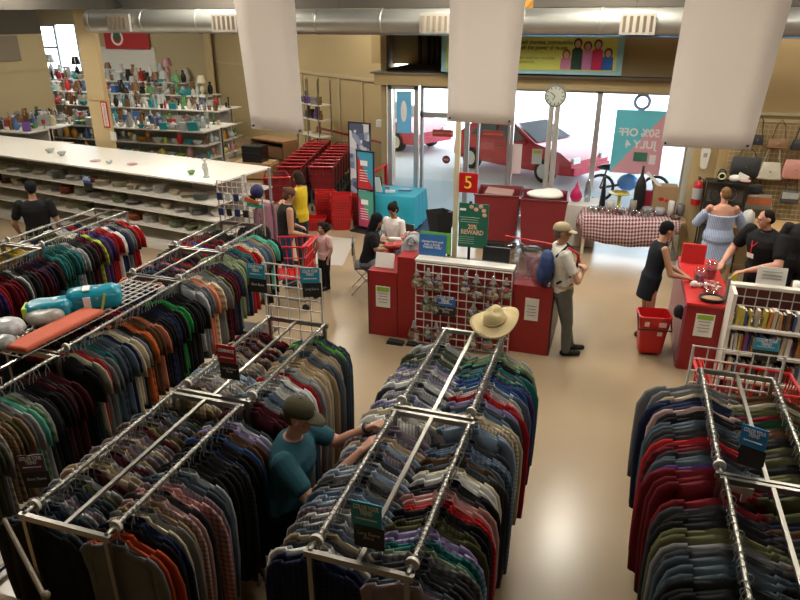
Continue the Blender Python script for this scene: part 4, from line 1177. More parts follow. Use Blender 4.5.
# ---------------- blue-cloth table, poster stands, rail
t = thing('cloth_table', 'table under a bright turquoise cloth beside the glass door', 'table', (-4.2, 12.75, 0))
vs = []; rr = []
for z, k in ((.76, 0), (.75, .02), (.5, .04), (.25, .06), (.12, .08)):
    ring = []
    N = 48
    for i in range(N):
        q = i / N * 4; s = int(q); f = q - s
        cx = [(-.42, -.42), (.5, -.42), (.5, .42), (-.42, .42)]
        a = cx[s]; c = cx[(s + 1) % 4]
        x = a[0] + (c[0] - a[0]) * f; y = a[1] + (c[1] - a[1]) * f
        w = 1 + k + (.035 * math.sin(i * 1.9) if k > .02 else 0)
        ring.append(Vector((x * w, y * w, z)))
    rr.append(ring)
MB().rings(rr).build('blue_cloth', mat('turquoise_cloth', (.01, .30, .42), .7, noise=.08), t, smooth='auto')
for sx in (-.36, .45):
    for sy in (-.36, .36):
        MB().tube([(sx, sy, 0), (sx, sy, .72)], .018).build('leg', M_ALU, t)
for x, y, w, d, col, lab in ((-4.28, 12.6, .2, .15, (.6, .6, .62), 'white leaflet pile on the turquoise cloth'), (-4.05, 12.85, .26, .18, (.1, .2, .35), 'dark blue folder on the turquoise cloth'), (-4.45, 12.9, .1, .08, (.35, .15, .3), 'purple boxed item on the turquoise cloth')):
    tag(MB().box((0, 0, .015), (w, d, .03)).build('leaflet', PAINT, loc=(x, y, .762), rot=(0, 0, .3), color=col), lab, 'leaflet')
t = thing('leaflet_holder', 'white leaflet holder standing on the turquoise cloth', 'leaflet holder', (-4.47, 12.55, .76))
MB().prism([(-.10, 0), (.04, 0), (-.02, .3), (-.13, .3)], -.01, .01).build('holder', M_PAPER, t)
def collage():
    m = bpy.data.materials.new('photo_collage_print'); m.use_nodes = True; nt = m.node_tree; b = nt.nodes['Principled BSDF']; b.inputs['Roughness'].default_value = .4
    tc = nt.nodes.new('ShaderNodeTexCoord'); v = nt.nodes.new('ShaderNodeTexVoronoi'); v.distance = 'CHEBYCHEV'; v.inputs['Scale'].default_value = 7
    r = nt.nodes.new('ShaderNodeValToRGB'); e = r.color_ramp.elements
    e[0].position = .2; e[0].color = (.10, .12, .22, 1); e[1].position = .8; e[1].color = (.80, .80, .84, 1)
    x = e.new(.5); x.color = (.35, .42, .62, 1)
    sp = nt.nodes.new('ShaderNodeSeparateColor')
    nt.links.new(tc.outputs['Object'], v.inputs['Vector']); nt.links.new(v.outputs['Color'], sp.inputs[0]); nt.links.new(sp.outputs[0], r.inputs[0]); nt.links.new(r.outputs[0], b.inputs['Base Color'])
    return m
def stand(label, loc, rz, w, h, panels, tilt=0, z0=.06):
    t = thing('poster_stand', label, 'poster stand', loc, rz)
    t.rotation_euler = (R(tilt), 0, rz)
    b = MB(); f = .025
    b.span((-w / 2, -.015, z0), (-w / 2 + f, .015, h)); b.span((w / 2 - f, -.015, z0), (w / 2, .015, h))
    n = len(panels); hh = (h - z0) / n
    for i in range(n + 1):
        b.span((-w / 2, -.015, z0 + i * hh - (f if i == n else 0)), (w / 2, .015, z0 + i * hh + (0 if i == n else f)))
    b.build('frame', M_BLACK, t)
    MB().span((-w / 2 - .05, -.22, 0), (w / 2, .22, .03)).build('base', M_BLACK, t)
    for i, mm in enumerate(panels):
        x0, x1, a, c = -w / 2 + f, w / 2 - f, z0 + i * hh + f, z0 + (i + 1) * hh - f
        if isinstance(mm, tuple):
            p = MB().span((x0, -.006, a), (x1, .006, c)).build('poster', mm[0], t)
            MB().prism([(x0, a), (x1, a), (x0, a + (c - a) * .9)], -.010, -.006).build('colour_block', mm[1], p)
            MB().box(((x0 + x1) / 2 - .03, -.011, c - .22), (w * .4, .004, .10)).build('print', M_INK, p)
            g = MB()
            for q in range(5):
                g.box(((x0 + x1) / 2 - .04, -.012, a + (c - a) * (.5 - .07 * q)), (w * .45, .003, .012))
            g.build('fine_print', M_INK, p)
        else:
            MB().span((x0, -.006, a), (x1, .006, c)).build('poster', mm, t)
    return t
stand('tall black framed panel of many small photographs', (-5.15, 13.2, 0), R(-14), .56, 2.02, [collage()])
M_SKY = mat('sky_print', (.05, .32, .50), .5)
stand('black stand holding two coloured posters one above the other', (-4.69, 12.3, 0), R(-14), .42, 1.62, [(mat('green_print', (.08, .35, .28), .5), mat('crimson_print', (.5, .06, .14), .5)), (M_SKY, mat('red_print', (.5, .03, .04), .5))])
t = thing('guard_rail', 'red tube guard rail around the cart bay near the doors', 'rail', (0, 0, 0))
b = MB(); b.tube([(-8.6, 18.6, 1.0), (-5.85, 16.7, 1.0)], .035).build('top_rail', M_RED, t)
for x, y in ((-8.6, 18.6), (-7.2, 17.65), (-5.85, 16.7)):
    MB().tube([(x, y, 0), (x, y, 1.0)], .025).build('post', M_RED, t)
MB().tube([(-4.85, 13.0, 1.0), (-4.65, 13.4, 1.15), (-4.65, 13.5, .1)], .04).build('brace', M_REDPL, t)

# ---------------- shopping carts
def make_cart():
    t = thing('shopping_cart', 'x', 'shopping cart')
    b = MB()
    # tapered basket of red bars: narrow front (+Y), wide rear
    def ring(z, k):
        return [Vector(p) for p in ((-.22 * k, .42 * k, z), (.22 * k, .42 * k, z), (.27 * k, -.38, z + .04), (-.27 * k, -.38, z + .04))]
    lo, hi = ring(.46, .86), ring(.96, 1.0)
    for r in (lo, hi):
        for i in range(4):
            b.tube([r[i], r[(i + 1) % 4]], .013, 6)
    for i in range(4):
        p0, p1, q0, q1 = lo[i], lo[(i + 1) % 4], hi[i], hi[(i + 1) % 4]
        n = 9 if i % 2 else 7
        for k in range(n + 1):
            f = k / n
            b.tube([p0.lerp(p1, f), q0.lerp(q1, f)], .007, 4)
        for f in (.33, .66):
            b.tube([p0.lerp(q0, f), p1.lerp(q1, f)], .007, 4)
    b.add([lo[0], lo[1], lo[2], lo[3]], [(0, 1, 2, 3)])
    b.build('basket', M_DARKRED, t)
    MB().add([lo[3] + Vector((.02, .02, 0)), lo[2] + Vector((-.02, .02, 0)), hi[2] + Vector((-.02, .03, 0)), hi[3] + Vector((.02, .03, 0)), lo[3] + Vector((.02, .03, 0)), lo[2] + Vector((-.02, .03, 0)), hi[2] + Vector((-.02, .04, 0)), hi[3] + Vector((.02, .04, 0))], [(0, 1, 2, 3), (4, 5, 6, 7), (0, 1, 5, 4), (2, 3, 7, 6)]).build('rear_flap', M_DARKRED, t)
    f = MB()
    for sx in (-1, 1):
        f.tube([(sx * .27, -.42, 1.0), (sx * .27, -.38, .9), (sx * .24, -.30, .5), (sx * .26, -.36, .14)], .012, 6)
        f.tube([(sx * .24, -.30, .5), (sx * .19, .38, .2), (sx * .19, .40, .12)], .012, 6)
        f.tube([(sx * .26, -.36, .16), (sx * .19, .38, .2)], .012, 6)
    f.build('frame', mat('grey_cart_frame', (.25, .25, .26), .35, .7), t)
    MB().tube([(-.28, -.43, 1.01), (.28, -.43, 1.01)], .018, 8).build('handle', M_REDPL, t)
    for sx, sy in ((-.25, -.36), (.25, -.36), (-.19, .40), (.19, .40)):
        MB().lathe([(.001, -.015), (.055, -.015), (.06, 0), (.055, .015), (.001, .015)], 12).build('wheel', M_BLACK, t, (sx, sy, .06), (0, R(90), 0))
    return t
cart = make_cart(); used = False
for row, (x0, y0, dx, dy) in enumerate([(-6.90, 13.55, -.085, .37), (-6.22, 13.75, -.085, .37)]):
    for i in range(9 if row == 0 else 8):
        c = cart if not used else copy_tree(cart); used = True
        c.location = (x0 + dx * i, y0 + dy * i, 0); c.rotation_euler = (0, 0, R(13))
        c['label'] = 'red shopping cart, %s from the front in the row %s' % (ordn(i), ('nearer the wooden desks', 'nearer the photo panel')[row])
        c['group'] = 'nested shopping carts by the doors'
c = copy_tree(cart); c.location = (-6.75, 12.45, 0); c.rotation_euler = (0, 0, R(30)); c['label'] = 'red shopping cart standing alone beside the brown desks, behind the woman in yellow'; c['group'] = 'nested shopping carts by the doors'
c = copy_tree(cart); c.location = (-4.50, 8.40, 0); c.rotation_euler = (0, 0, R(98)); c['label'] = 'red shopping cart between the woman with the headband and the toddler'
del c['group']
for ch in c.children:
    if ch.name.startswith(('basket', 'rear_flap', 'handle')):
        ch.data = ch.data.copy(); ch.data.materials[0] = M_REDPL
c = copy_tree(c); c.location = (1.36, 6.05, 0); c.rotation_euler = (0, 0, R(-86)); c['label'] = 'red shopping cart between the jacket rack and the book shelves'

# ---------------- stacks of hand baskets
def make_basket():
    t = thing('hand_basket', 'x', 'basket')
    b = MB(); rr = []
    for z, k in ((0, .80), (.20, .97), (.235, 1.0), (.24, 1.07), (.25, 1.07), (.25, .98), (.2, .94), (.02, .77)):
        rr.append([Vector((x * k, y * k, z)) for x, y in ((-.20, -.14), (-.18, -.16), (.18, -.16), (.20, -.14), (.20, .14), (.18, .16), (-.18, .16), (-.20, .14))])
    b.rings(rr).build('basket_body', M_REDPL, t)
    MB().tube([(-.2, 0, .25), (-.19, .12, .262), (.19, .12, .262), (.2, 0, .25)], .007, 6).build('handle', M_REDPL, t)
    g = MB()
    for i in range(7):
        g.box((-.15 + i * .05, -.158, .12), (.012, .012, .13))
    g.build('slots', M_DARKRED, t)
    return t
bk0 = make_basket(); used = False
for s, (x, y, n, nm) in enumerate([(-5.23, 12.3, 9, 'tallest front stack'), (-5.72, 12.62, 8, 'stack beside the woman in yellow'), (-4.98, 12.75, 7, 'stack behind the poster stand')]):
    for i in range(n):
        c = bk0 if not used else copy_tree(bk0); used = True
        c.location = (x + .006 * math.sin(i * 2), y, .002 + i * .055 + (.0 if i < 1 else .03)); c.rotation_euler = (0, 0, R(20) + .04 * math.sin(i * 3))
        c['label'] = 'red plastic hand basket, %s from the floor in the %s' % (ordn(i), nm); c['group'] = 'nested red hand baskets'
c = copy_tree(bk0); c.location = (-5.72, 12.1, .0); c['label'] = 'single red hand basket on the floor in front of the shorter stack'; c['group'] = 'nested red hand baskets'

# rolling basket of the woman in black
t = thing('rolling_basket', 'bright red rolling basket with black handle behind the woman in black', 'rolling basket', (.68, 8.38, 0), R(8))
b = MB(); rr = []
for z, k in ((.04, .72), (.3, .84), (.5, 1.0), (.55, 1.05), (.56, .98), (.5, .93), (.08, .66)):
    rr.append([Vector((x * k, y * k, z)) for x, y in ((-.19, -.13), (-.16, -.16), (.16, -.16), (.19, -.13), (.19, .13), (.16, .16), (-.16, .16), (-.19, .13))])
b.rings(rr).build('basket_body', M_REDPL, t)
MB().tube([(-.2, -.02, .54), (-.2, -.19, .40), (.2, -.19, .40), (.2, -.02, .54)], .011, 6).build('handle', M_BLACK, t)
g = MB(); g.box((-.1, -.157, .46), (.055, .01, .06)); g.box((.09, -.157, .46), (.09, .01, .06)); g.box((.07, -.149, .33), (.06, .01, .05)); g.build('label_stickers', mat('pinkish_sticker', (.7, .45, .42), .5), t)
for sx in (-.1, .1):
    MB().lathe([(.001, -.01), (.03, -.01), (.03, .01), (.001, .01)], 10).build('wheel', M_BLACK, t, (sx, .1, .03), (0, R(90), 0))

# ---------------- right-hand checkout
t = thing('checkout_counter', 'red checkout counter with a green and white notice, beside the book shelves', 'counter', (0, 0, 0))
MB().span((1.00, 8.02, 0), (1.47, 9.75, .86)).build('front_block', M_RED, t)
MB().span((1.47, 8.6, 0), (2.9, 9.0, .86)).build('desk', M_RED, t)
MB().add([(.975, 8.02, 0.02), (.975, 9.75, .02), (.975, 9.75, .84), (.975, 8.02, .84), (1, 8.02, 0.02), (1, 9.75, .02), (1, 9.75, .84), (1, 8.02, .84)], [(0, 1, 2, 3), (4, 5, 6, 7), (0, 1, 5, 4), (2, 3, 7, 6), (1, 2, 6, 5), (0, 3, 7, 4)]).build('side_panel', mat('plum_side_panel', (.22, .06, .10), .3), t)
MB().span((.99, 8.0, .86), (1.48, 9.76, .89)).build('worktop', mat('bright_red_top', (.50, .03, .03), .35), t)
MB().span((1.0, 9.5, .89), (1.3, 9.55, 1.16)).build('screen_panel', mat('bright_red_top2', (.5, .03, .03), .35), t)
a4(t, (1.22, 8.01, .62), .21, .29, mat('green_header', (.25, .42, .04), .6))
t = thing('candy_bowl', 'clear bowl heaped with pink and white sweets on the red counter', 'bowl', (1.27, 8.35, .89))
MB().lathe([(.001, 0), (.08, .005), (.13, .07), (.14, .12), (.13, .12), (.07, .02)], 16).build('bowl', CLEAR, t, smooth=True)
rnd = random.Random(5)
for i in range(26):
    a = rnd.random() * 6.3; q = rnd.random() ** .5 * .1
    MB().ell((0, 0, 0), (.022, .018, .016), 6, 4).build('sweet', PAINT, t, (q * math.cos(a), q * math.sin(a), .13 + rnd.uniform(0, .05) - q * .3), color=rnd.choice([(.6, .5, .5), (.6, .25, .2), (.65, .6, .55), (.5, .1, .1)]))
t = thing('wicker_tray', 'dark edged basket tray of brown items on the front of the red counter', 'basket', (1.27, 8.14, .89))
MB().lathe([(.001, 0), (.13, .005), (.155, .05), (.15, .055), (.12, .02), (.001, .02)], 16, sy=.7).build('tray', M_BLACK, t, smooth=True)
MB().ell((0, 0, .03), (.12, .08, .03)).build('contents', mat('brown_contents', (.35, .2, .12), .8), t)
t = thing('plastic_jar', 'clear lidded jar of purple items at the back of the red counter', 'jar', (1.18, 8.78, .89))
MB().lathe([(.001, 0), (.07, .005), (.075, .16), (.06, .18), (.055, .17)], 14).build('glass_body', CLEAR, t, smooth=True)
MB().lathe([(.001, .01), (.06, .01), (.06, .1), (.001, .12)], 10).build('filling', mat('purple_filling', (.18, .08, .14), .6), t)
t = thing('plastic_jar', 'clear jar of dark red packets in front of the blue dress', 'jar', (1.32, 8.95, .89))
MB().lathe([(.001, 0), (.07, .005), (.075, .2), (.06, .22), (.055, .2)], 14).build('glass_body', CLEAR, t, smooth=True)
MB().lathe([(.001, .01), (.06, .01), (.06, .13), (.001, .14)], 10).build('filling', mat('dark_red_filling', (.25, .03, .05), .6), t)
tag(MB().ell((0, 0, .045), (.05, .04, .045)).ell((.08, .03, .03), (.04, .035, .03)).build('crumpled_wrapper', M_PAPER, loc=(1.1, 8.55, .89), smooth=True), 'white crumpled wrapper near the reaching hand on the red counter', 'wrapper')
t = thing('card_holder', 'grey upright card holder with yellow front beside the book shelves', 'card holder', (1.45, 8.2, .89), R(62))
MB().box((0, 0, .16), (.24, .02, .32)).build('holder', mat('grey_holder', (.25, .25, .24), .4), t)
MB().box((.02, -.014, .26), (.17, .008, .16)).build('yellow_card', mat('yellow_card', (.6, .5, .06), .5), t)
MB().box((0, -.014, .1), (.14, .008, .1)).build('green_card', mat('green_card', (.2, .28, .18), .5), t)
tag(MB().ell((0, 0, 0), (.06, .05, .09)).ell((.05, .01, -.06), (.05, .04, .05)).build('black_pouch', M_BLACKCLOTH, loc=(.93, 8.12, .72), smooth=True), 'black pouch hanging on the edge of the red counter', 'pouch')
t = thing('till_notice', 'white printed notice standing above the book shelves', 'notice', (1.80, 7.95, 1.22))
MB().box((0, 0, .12), (.30, .012, .2), rot=(R(-8), 0, 0)).build('sheet', M_PAPER, t)
g = MB()
for i in range(3):
    g.box((0, -.012, .17 - i * .04), (.2, .004, .008), rot=(R(-8), 0, 0))
g.build('print', mat('grey_print', (.25, .25, .25), .7), t)
t = thing('paper_cup', 'white cup standing on the desk beside the cashier', 'cup', (2.28, 8.75, .86))
MB().lathe([(.001, 0), (.04, 0), (.055, .17), (.05, .17), (.036, .01)], 14).build('cup', M_PAPER, t, smooth=True)
tag(MB().ell((0, 0, .05), (.08, .06, .06)).build('foil_bag', mat('silver_foil', (.4, .4, .4), .3, .6), loc=(2.08, 8.72, .86), smooth=True), 'crumpled silver foil bag on the desk beside the white cup', 'foil')
t = thing('round_sign', 'small round red sign at the edge of the picture beside the cashier', 'sign', (2.42, 9.0, 1.28))
MB().rings([[Vector((r * math.cos(a), y, r * math.sin(a))) for a in [2 * PI * i / 20 for i in range(20)]] for r, y in ((.12, .01), (.12, -.01))]).build('disc', M_REDPL, t)
MB().box((.0, -.014, .01), (.05, .006, .09), rot=(0, .4, 0)).build('emblem', M_YELLOW, t)
MB().tube([(0, .015, -.1), (0, .015, -.42)], .01).build('stem', M_DARKMETAL, t)

# ---------------- book shelves
t = thing('bookcase', 'white wire-backed bookcase of paperbacks beside the red counter', 'bookcase', (1.42, 7.62, 0), R(-1))
W, D = 1.75, .36
b = MB()
b.span((-.02, 0, 0), (.02, D, 1.2)); b.span((W, 0, 0), (W + .04, D, 1.2)); b.build('side_panel', M_WHITE, t)
MB().span((-.02, .28, 1.19), (W + .04, D + .02, 1.22)).build('top_panel', M_WHITE, t)
MB().span((.02, D - .03, 0), (W, D - .01, 1.18)).build('back_panel', mat('bookcase_back', (.14, .03, .025), .6), t)
g = MB(); wire_grid(g, .02, W, .86, 1.18, .12, .005, y=D - .045); g.build('back_grid', M_WIREW, t)
shelves = [(.82, -.02), (.53, -.06), (.22, -.10), (-.04, -.12)]
for z, dy in shelves:
    if z > 0:
        MB().span((.0, dy, z - .03), (W, D - .03, z)).build('shelf', M_WHITE, t)
def make_book(w, h, d):
    b = MB(); c = .003
    b.mi = 0
    b.span((-w / 2, 0, 0), (-w / 2 + c, d, h)).span((w / 2 - c, 0, 0), (w / 2, d, h)).span((-w / 2, -.002, 0), (w / 2, c, h))
    b.mi = 1
    b.span((-w / 2 + c, c, .004), (w / 2 - c, d - .004, h - .004))
    b.mi = 2
    b.span((-w / 2 + .002, -.004, h * .45), (w / 2 - .002, -.002, h * .85))
    return b
BK = []
for i, (w, h, d) in enumerate([(.024, .18, .12), (.034, .20, .13), (.018, .19, .12), (.042, .21, .14)]):
    BK.append((make_book(w, h, d).build('book', [PAINT, M_PAPER, tint_mat('spine_label_%d' % i, .6)]), w))
bcols = {'dark': (.04, .035, .035), 'blue': (.06, .09, .2), 'grey': (.25, .25, .26), 'white': (.6, .58, .55), 'orange': (.5, .2, .05), 'red': (.4, .03, .03), 'purple': (.2, .06, .2), 'yellow': (.5, .4, .08), 'cream': (.5, .42, .3), 'teal': (.05, .2, .2), 'brown': (.16, .08, .05), 'pink': (.55, .3, .35)}
rnd = random.Random(11); names = list(bcols)
sn = ['top', 'second', 'third', 'lowest']
fst = set()
for si, (z, dy) in enumerate(shelves):
    x = .05; i = 0
    z = max(z, .02)
    while x < W - .05 and i < 60:
        k = rnd.randrange(4); o, w = BK[k]
        if k in fst:
            o = copy_tree(o)
        fst.add(k)
        tilt = rnd.choice([0, 0, .03, -.04, .06])
        if rnd.random() < .05:
            x += .03
        w2 = w + abs(tilt) * .18
        x += w2 / 2
        cn = rnd.choice(names if si < 2 else ['dark', 'brown', 'grey', 'white', 'red', 'blue', 'cream', 'dark'])
        o.location = (1.42 + x, 7.62 + dy + .04 + rnd.uniform(0, .02), z + .002); o.rotation_euler = (R(-4), tilt, 0)
        v = rnd.uniform(.8, 1.2); o.color = (*[c * v for c in bcols[cn]], 1)
        tag(o, '%s paperback on the %s bookcase shelf, %s from the red counter' % (cn, sn[si], ordn(i)), 'book', 'paperbacks on the white bookcase')
        x += w2 / 2 + .003; i += 1
rack_sign('blue and black sign card hanging over the third bookcase shelf', (1.80, 7.512, .60), 0, mat('bright_blue_card', (.02, .33, .60), .4), 'Paperbacks', w=.25, post=.01)

# ================================================================ plate shelves and glassware aisles
def gondola(label, x0, x1, y0, y1, top, levels, loc_back=None, rz=0, end_face=True, base=.12, step=.06):
    """double sided white shop shelving; levels: heights of the front shelves"""
    t = thing('shelf_unit', label, 'shelves', ((x0 + x1) / 2, (y0 + y1) / 2, 0), rz)
    w, d = (x1 - x0) / 2, (y1 - y0) / 2
    MB().span((-w, -d + .0, top - .03), (w, d, top)).build('top_shelf', M_WHITE, t)
    MB().span((-w, -.03, 0), (w, .03, top - .03)).build('back_panel', mat('grey_back_panel', (.50, .50, .48), .5), t)
    b = MB()
    n = max(1, int(2 * w / 1.2))
    for i in range(n + 1):
        x = -w + .02 + (2 * w - .04) * i / n
        b.span((x - .02, -.04, 0), (x + .02, .04, top))
    b.build('uprights', M_WHITE, t)
    for k, z in enumerate(levels):
        e = step * (k + 1) * 0
        MB().span((-w, -d - e, z - .025), (w, d + e, z)).build('shelf', M_WHITE, t)
    MB().span((-w, -d, 0), (w, d, base)).build('base', M_WHITE, t)
    if end_face:
        MB().span((w - .03, -.06, 0), (w, .06, top)).build('end_post', M_WHITE, t)
    return t
GA = R(-9.4); GO = Vector((-6.49, 9.74, 0))
def gp(u, v, z=0):
    """point on the long plate unit: u metres from its near end, v metres behind its front edge"""
    return GO + Euler((0, 0, GA)).to_matrix() @ Vector((-u, v, 0)) + Vector((0, 0, z))
g1 = gondola('long white shelf unit of plates with an almost empty top, behind the T-shirt racks', -8.4, 0, 0, 1.6, 1.4, [1.03, .74, .44])
g1.location = gp(4.2, .8); g1.rotation_euler = (0, 0, GA)
MB_ = MB
CN = {'white': (.62, .60, .55), 'cream': (.55, .48, .34), 'grey': (.26, .26, .25), 'green': (.10, .24, .09), 'sage green': (.30, .34, .22), 'brown': (.20, .10, .05), 'rust': (.38, .12, .06), 'blue': (.06, .14, .36), 'teal': (.03, .28, .32),
      'black': (.02, .02, .02), 'red': (.45, .03, .03), 'pink': (.55, .28, .30), 'amber': (.55, .28, .04), 'orange': (.60, .20, .05), 'yellow': (.60, .50, .10), 'purple': (.16, .08, .28), 'clear grey': (.42, .45, .44), 'silver': (.5, .5, .48), 'lime': (.35, .5, .08)}
def cer(prof, n=12, sy=1.0, name='x', smooth=True):
    return MB().lathe(prof, n, sy=sy).build(name, CERAMIC, smooth=smooth)
PL = {}
def proto(kind):
    if kind in PL:
        return PL[kind], True
    b = MB()
    if kind == 'plate':
        b.lathe([(.001, 0), (.07, 0), (.12, .012), (.13, .018), (.12, .02), (.07, .008), (.001, .008)], 16)
    elif kind == 'bowl':
        b.lathe([(.001, 0), (.04, 0), (.085, .05), (.10, .085), (.09, .083), (.035, .01), (.001, .01)], 14)
    elif kind == 'vase':
        b.lathe([(.001, 0), (.04, 0), (.065, .08), (.06, .15), (.025, .22), (.035, .27), (.028, .27), (.018, .22), (.001, .2)], 12)
    elif kind == 'mug':
        b.lathe([(.001, 0), (.036, 0), (.04, .095), (.035, .095), (.031, .01), (.001, .01)], 12)
        b.tube([(.038, 0, .075), (.065, 0, .07), (.065, 0, .035), (.038, 0, .02)], .006, 6)
    elif kind == 'drinking_glass':
        b.lathe([(.001, 0), (.028, 0), (.036, .13), (.032, .13), (.025, .01), (.001, .01)], 12)
    elif kind == 'goblet':
        b.lathe([(.001, 0), (.035, .003), (.006, .012), (.006, .08), (.035, .11), (.04, .16), (.034, .19), (.030, .19), (.035, .15), (.001, .1)], 12)
    elif kind == 'teapot':
        b.lathe([(.001, 0), (.05, 0), (.085, .05), (.08, .09), (.045, .125), (.02, .13), (.015, .15), (.001, .155)], 14)
        b.tube([(.07, 0, .05), (.12, 0, .08), (.14, 0, .12)], .014, 8, r2=.008); b.tube([(-.07, 0, .1), (-.12, 0, .09), (-.12, 0, .05), (-.075, 0, .04)], .007, 6)
    elif kind == 'pitcher':
        b.lathe([(.001, 0), (.05, 0), (.065, .1), (.04, .18), (.05, .23), (.044, .23), (.034, .18), (.001, .1)], 12)
        b.tube([(-.045, 0, .21), (-.1, 0, .18), (-.095, 0, .1), (-.06, 0, .07)], .007, 6)
    elif kind == 'figurine':
        b.lathe([(.001, 0), (.045, 0), (.045, .012), (.03, .02), (.035, .1), (.022, .15), (.03, .17), (.012, .2), (.001, .2)], 10, sy=.8)
        b.ell((0, 0, .222), (.02, .02, .024), 8, 6); b.tube([(-.03, 0, .17), (-.05, .0, .12), (-.02, -.03, .11)], .008, 6)
    elif kind == 'candlestick':
        b.lathe([(.001, 0), (.045, .003), (.04, .015), (.012, .03), (.018, .07), (.009, .1), (.016, .17), (.012, .2), (.03, .21), (.028, .23), (.001, .23)], 12)
    elif kind == 'lidded_jar':
        b.lathe([(.001, 0), (.045, 0), (.055, .03), (.055, .11), (.045, .13), (.05, .135), (.045, .15), (.012, .165), (.014, .18), (.001, .185)], 12)
    elif kind == 'picture_frame':
        b.box((0, 0, .1), (.16, .012, .2), rot=(-.15, 0, 0)); b.box((0, -.008, .1), (.11, .008, .15), rot=(-.15, 0, 0)); b.box((0, .05, .06), (.02, .08, .012), rot=(.9, 0, 0))
    elif kind == 'storage_box':
        b.span((-.1, -.07, 0), (.1, .07, .13)); b.span((-.106, -.076, .13), (.106, .076, .16))
    elif kind == 'table_lamp':
        b.lathe([(.001, 0), (.06, .0), (.05, .02), (.02, .04), (.05, .12), (.04, .2), (.012, .24), (.01, .27), (.10, .27), (.06, .42), (.055, .42), (.09, .28), (.001, .28)], 14)
    o = b.build(kind, CERAMIC, smooth='auto')
    PL[kind] = o
    return o, False
def put(kind, loc, cname, label, group, rz=0.0, s=1.0, cat=None, v=1.0):
    o, again = proto(kind)
    if again:
        o = o.copy(); COL.objects.link(o)
    o.location = loc; o.rotation_euler = (0, 0, rz); o.scale = (s, s, s)
    o.color = (*[c * v for c in CN[cname]], 1)
    return tag(o, label, cat or kind.replace('_', ' '), group)
rnd = random.Random(21)
# stacks of plates along the front of the long unit
LV = {1.03: 'upper', .74: 'middle', .44: 'lower'}
for z, nm in LV.items():
    x = {1.03: -7.2, .74: -6.4, .44: -4.4}[z]; i = 0
    while x < -.15:
        kind = 'plate' if rnd.random() < .8 else 'bowl'
        cn = rnd.choice(['white', 'cream', 'white', 'sage green', 'cream', 'white', 'grey', 'brown'] if z > .5 else ['sage green', 'cream', 'sage green', 'white'])
        if rnd.random() < .06:
            cn = 'rust'
        s = rnd.uniform(1.0, 1.25)
        y = .19 + rnd.uniform(0, .08)
        if kind == 'plate':
            n = rnd.choice([3, 4, 5, 6, 7])
            for k in range(n):
                put('plate', gp(-x, y, z + .001 + k * .0185 * s), cn, '%s plate, %s up in the %s stack from the far end, %s shelf' % (cn, ordn(k), ordn(i), nm), 'plates stacked on the long white shelf unit', s=s, v=rnd.uniform(.85, 1.1))
        else:
            put('bowl', gp(-x, y, z + .001), cn, '%s bowl, in %s place from the far end of the %s plate shelf' % (cn, ordn(i), nm), 'bowls on the long white shelf unit', s=s)
        x += .29 * s + rnd.uniform(.0, .1); i += 1
# things on its top
for kind, x, y, cn, lab, s in (('bowl', -11.5, 10.6, 'clear grey', 'clear glass dish on the empty white top, nearest the picture edge', .9), ('bowl', -11.0, 10.5, 'clear grey', 'second clear glass dish on the empty white top', .9),
                            ('plate', -9.9, 10.4, 'pink', 'pinkish plate lying on the empty white top', .8), ('plate', -9.0, 10.5, 'pink', 'pale pink dish in the middle of the empty white top', .8), ('bowl', -9.45, 10.35, 'clear grey', 'small clear dish between two pink plates on the white top', .7),
                            ('bowl', -7.35, 10.35, 'green', 'dark green glass bowl near the end of the white top', .75), ('figurine', -6.95, 10.3, 'silver', 'white and brown figurine at the end of the white top', 1.35)):
    put(kind, gp(-6.49 - x, y - 9.95, 1.402), cn, lab, 'ornaments on the empty white top', s=s)
t = rack_sign('blue and red sign card clipped to the upper plate shelf', tuple(gp(3.15, -.02, 1.06)), GA, M_BLUE, '', w=.22, post=.02, big='SALE\nPLATES')
t.children[1].data.materials[0] = M_REDPL

gondola('white shelf unit of glasses and vases with tiered shelves behind the cream column', -17.0, -10.25, 15.2, 16.9, 1.28, [.92, .55])
gondola('second white shelf unit of glassware behind the first', -20.5, -11.5, 18.0, 19.3, 1.42, [.95, .55])
gondola('third shelf unit crowded with ornaments', -21.5, -13.2, 20.0, 20.9, 1.6, [1.1, .7])
gondola('far shelf unit crowded with tall ornaments below the red poster', -22.5, -15.4, 22.0, 22.8, 1.8, [1.2, .7])
gondola('short shelf unit of ornaments beside the partition wall', -17.1, -13.6, 12.9, 14.3, 1.45, [1.0, .6])
KINDS = ['vase', 'mug', 'drinking_glass', 'goblet', 'teapot', 'pitcher', 'figurine', 'candlestick', 'lidded_jar', 'picture_frame', 'storage_box', 'bowl']
def fill(x0, x1, y, z, desc, grp, gap, kinds, cols, s0=.9, s1=1.25, jit=.06, start='its end by the wall'):
    x = x0; i = 0
    while x < x1:
        k = rnd.choice(kinds); cn = rnd.choice(cols); s = rnd.uniform(s0, s1)
        put(k, (x, y + rnd.uniform(-jit, jit), z + .001), cn, '%s %s, %s from far wall, %s' % (cn, k.replace('_', ' '), ordn(i), desc[4:]), grp, rz=rnd.uniform(-.5, .5) if k in ('picture_frame', 'storage_box', 'figurine') else rnd.uniform(0, 6), s=s, v=rnd.uniform(.8, 1.15))
        x += gap * s * rnd.uniform(.8, 1.35); i += 1
mix = ['white', 'cream', 'brown', 'clear grey', 'grey', 'silver', 'white', 'teal', 'brown', 'grey', 'clear grey', 'red', 'blue', 'cream', 'green', 'black', 'clear grey', 'black', 'brown', 'silver']
glassy = ['clear grey', 'white', 'silver', 'clear grey', 'teal', 'amber', 'lime', 'clear grey', 'white', 'pink']
warm = ['amber', 'orange', 'red', 'yellow', 'blue', 'green', 'amber', 'clear grey', 'brown']
G1 = 'ornaments on the tiered glassware unit'
fill(-16.8, -10.4, 15.38, 1.28, 'the top front edge of the tiered unit', G1, .12, KINDS, glassy, 1.0, 1.4)
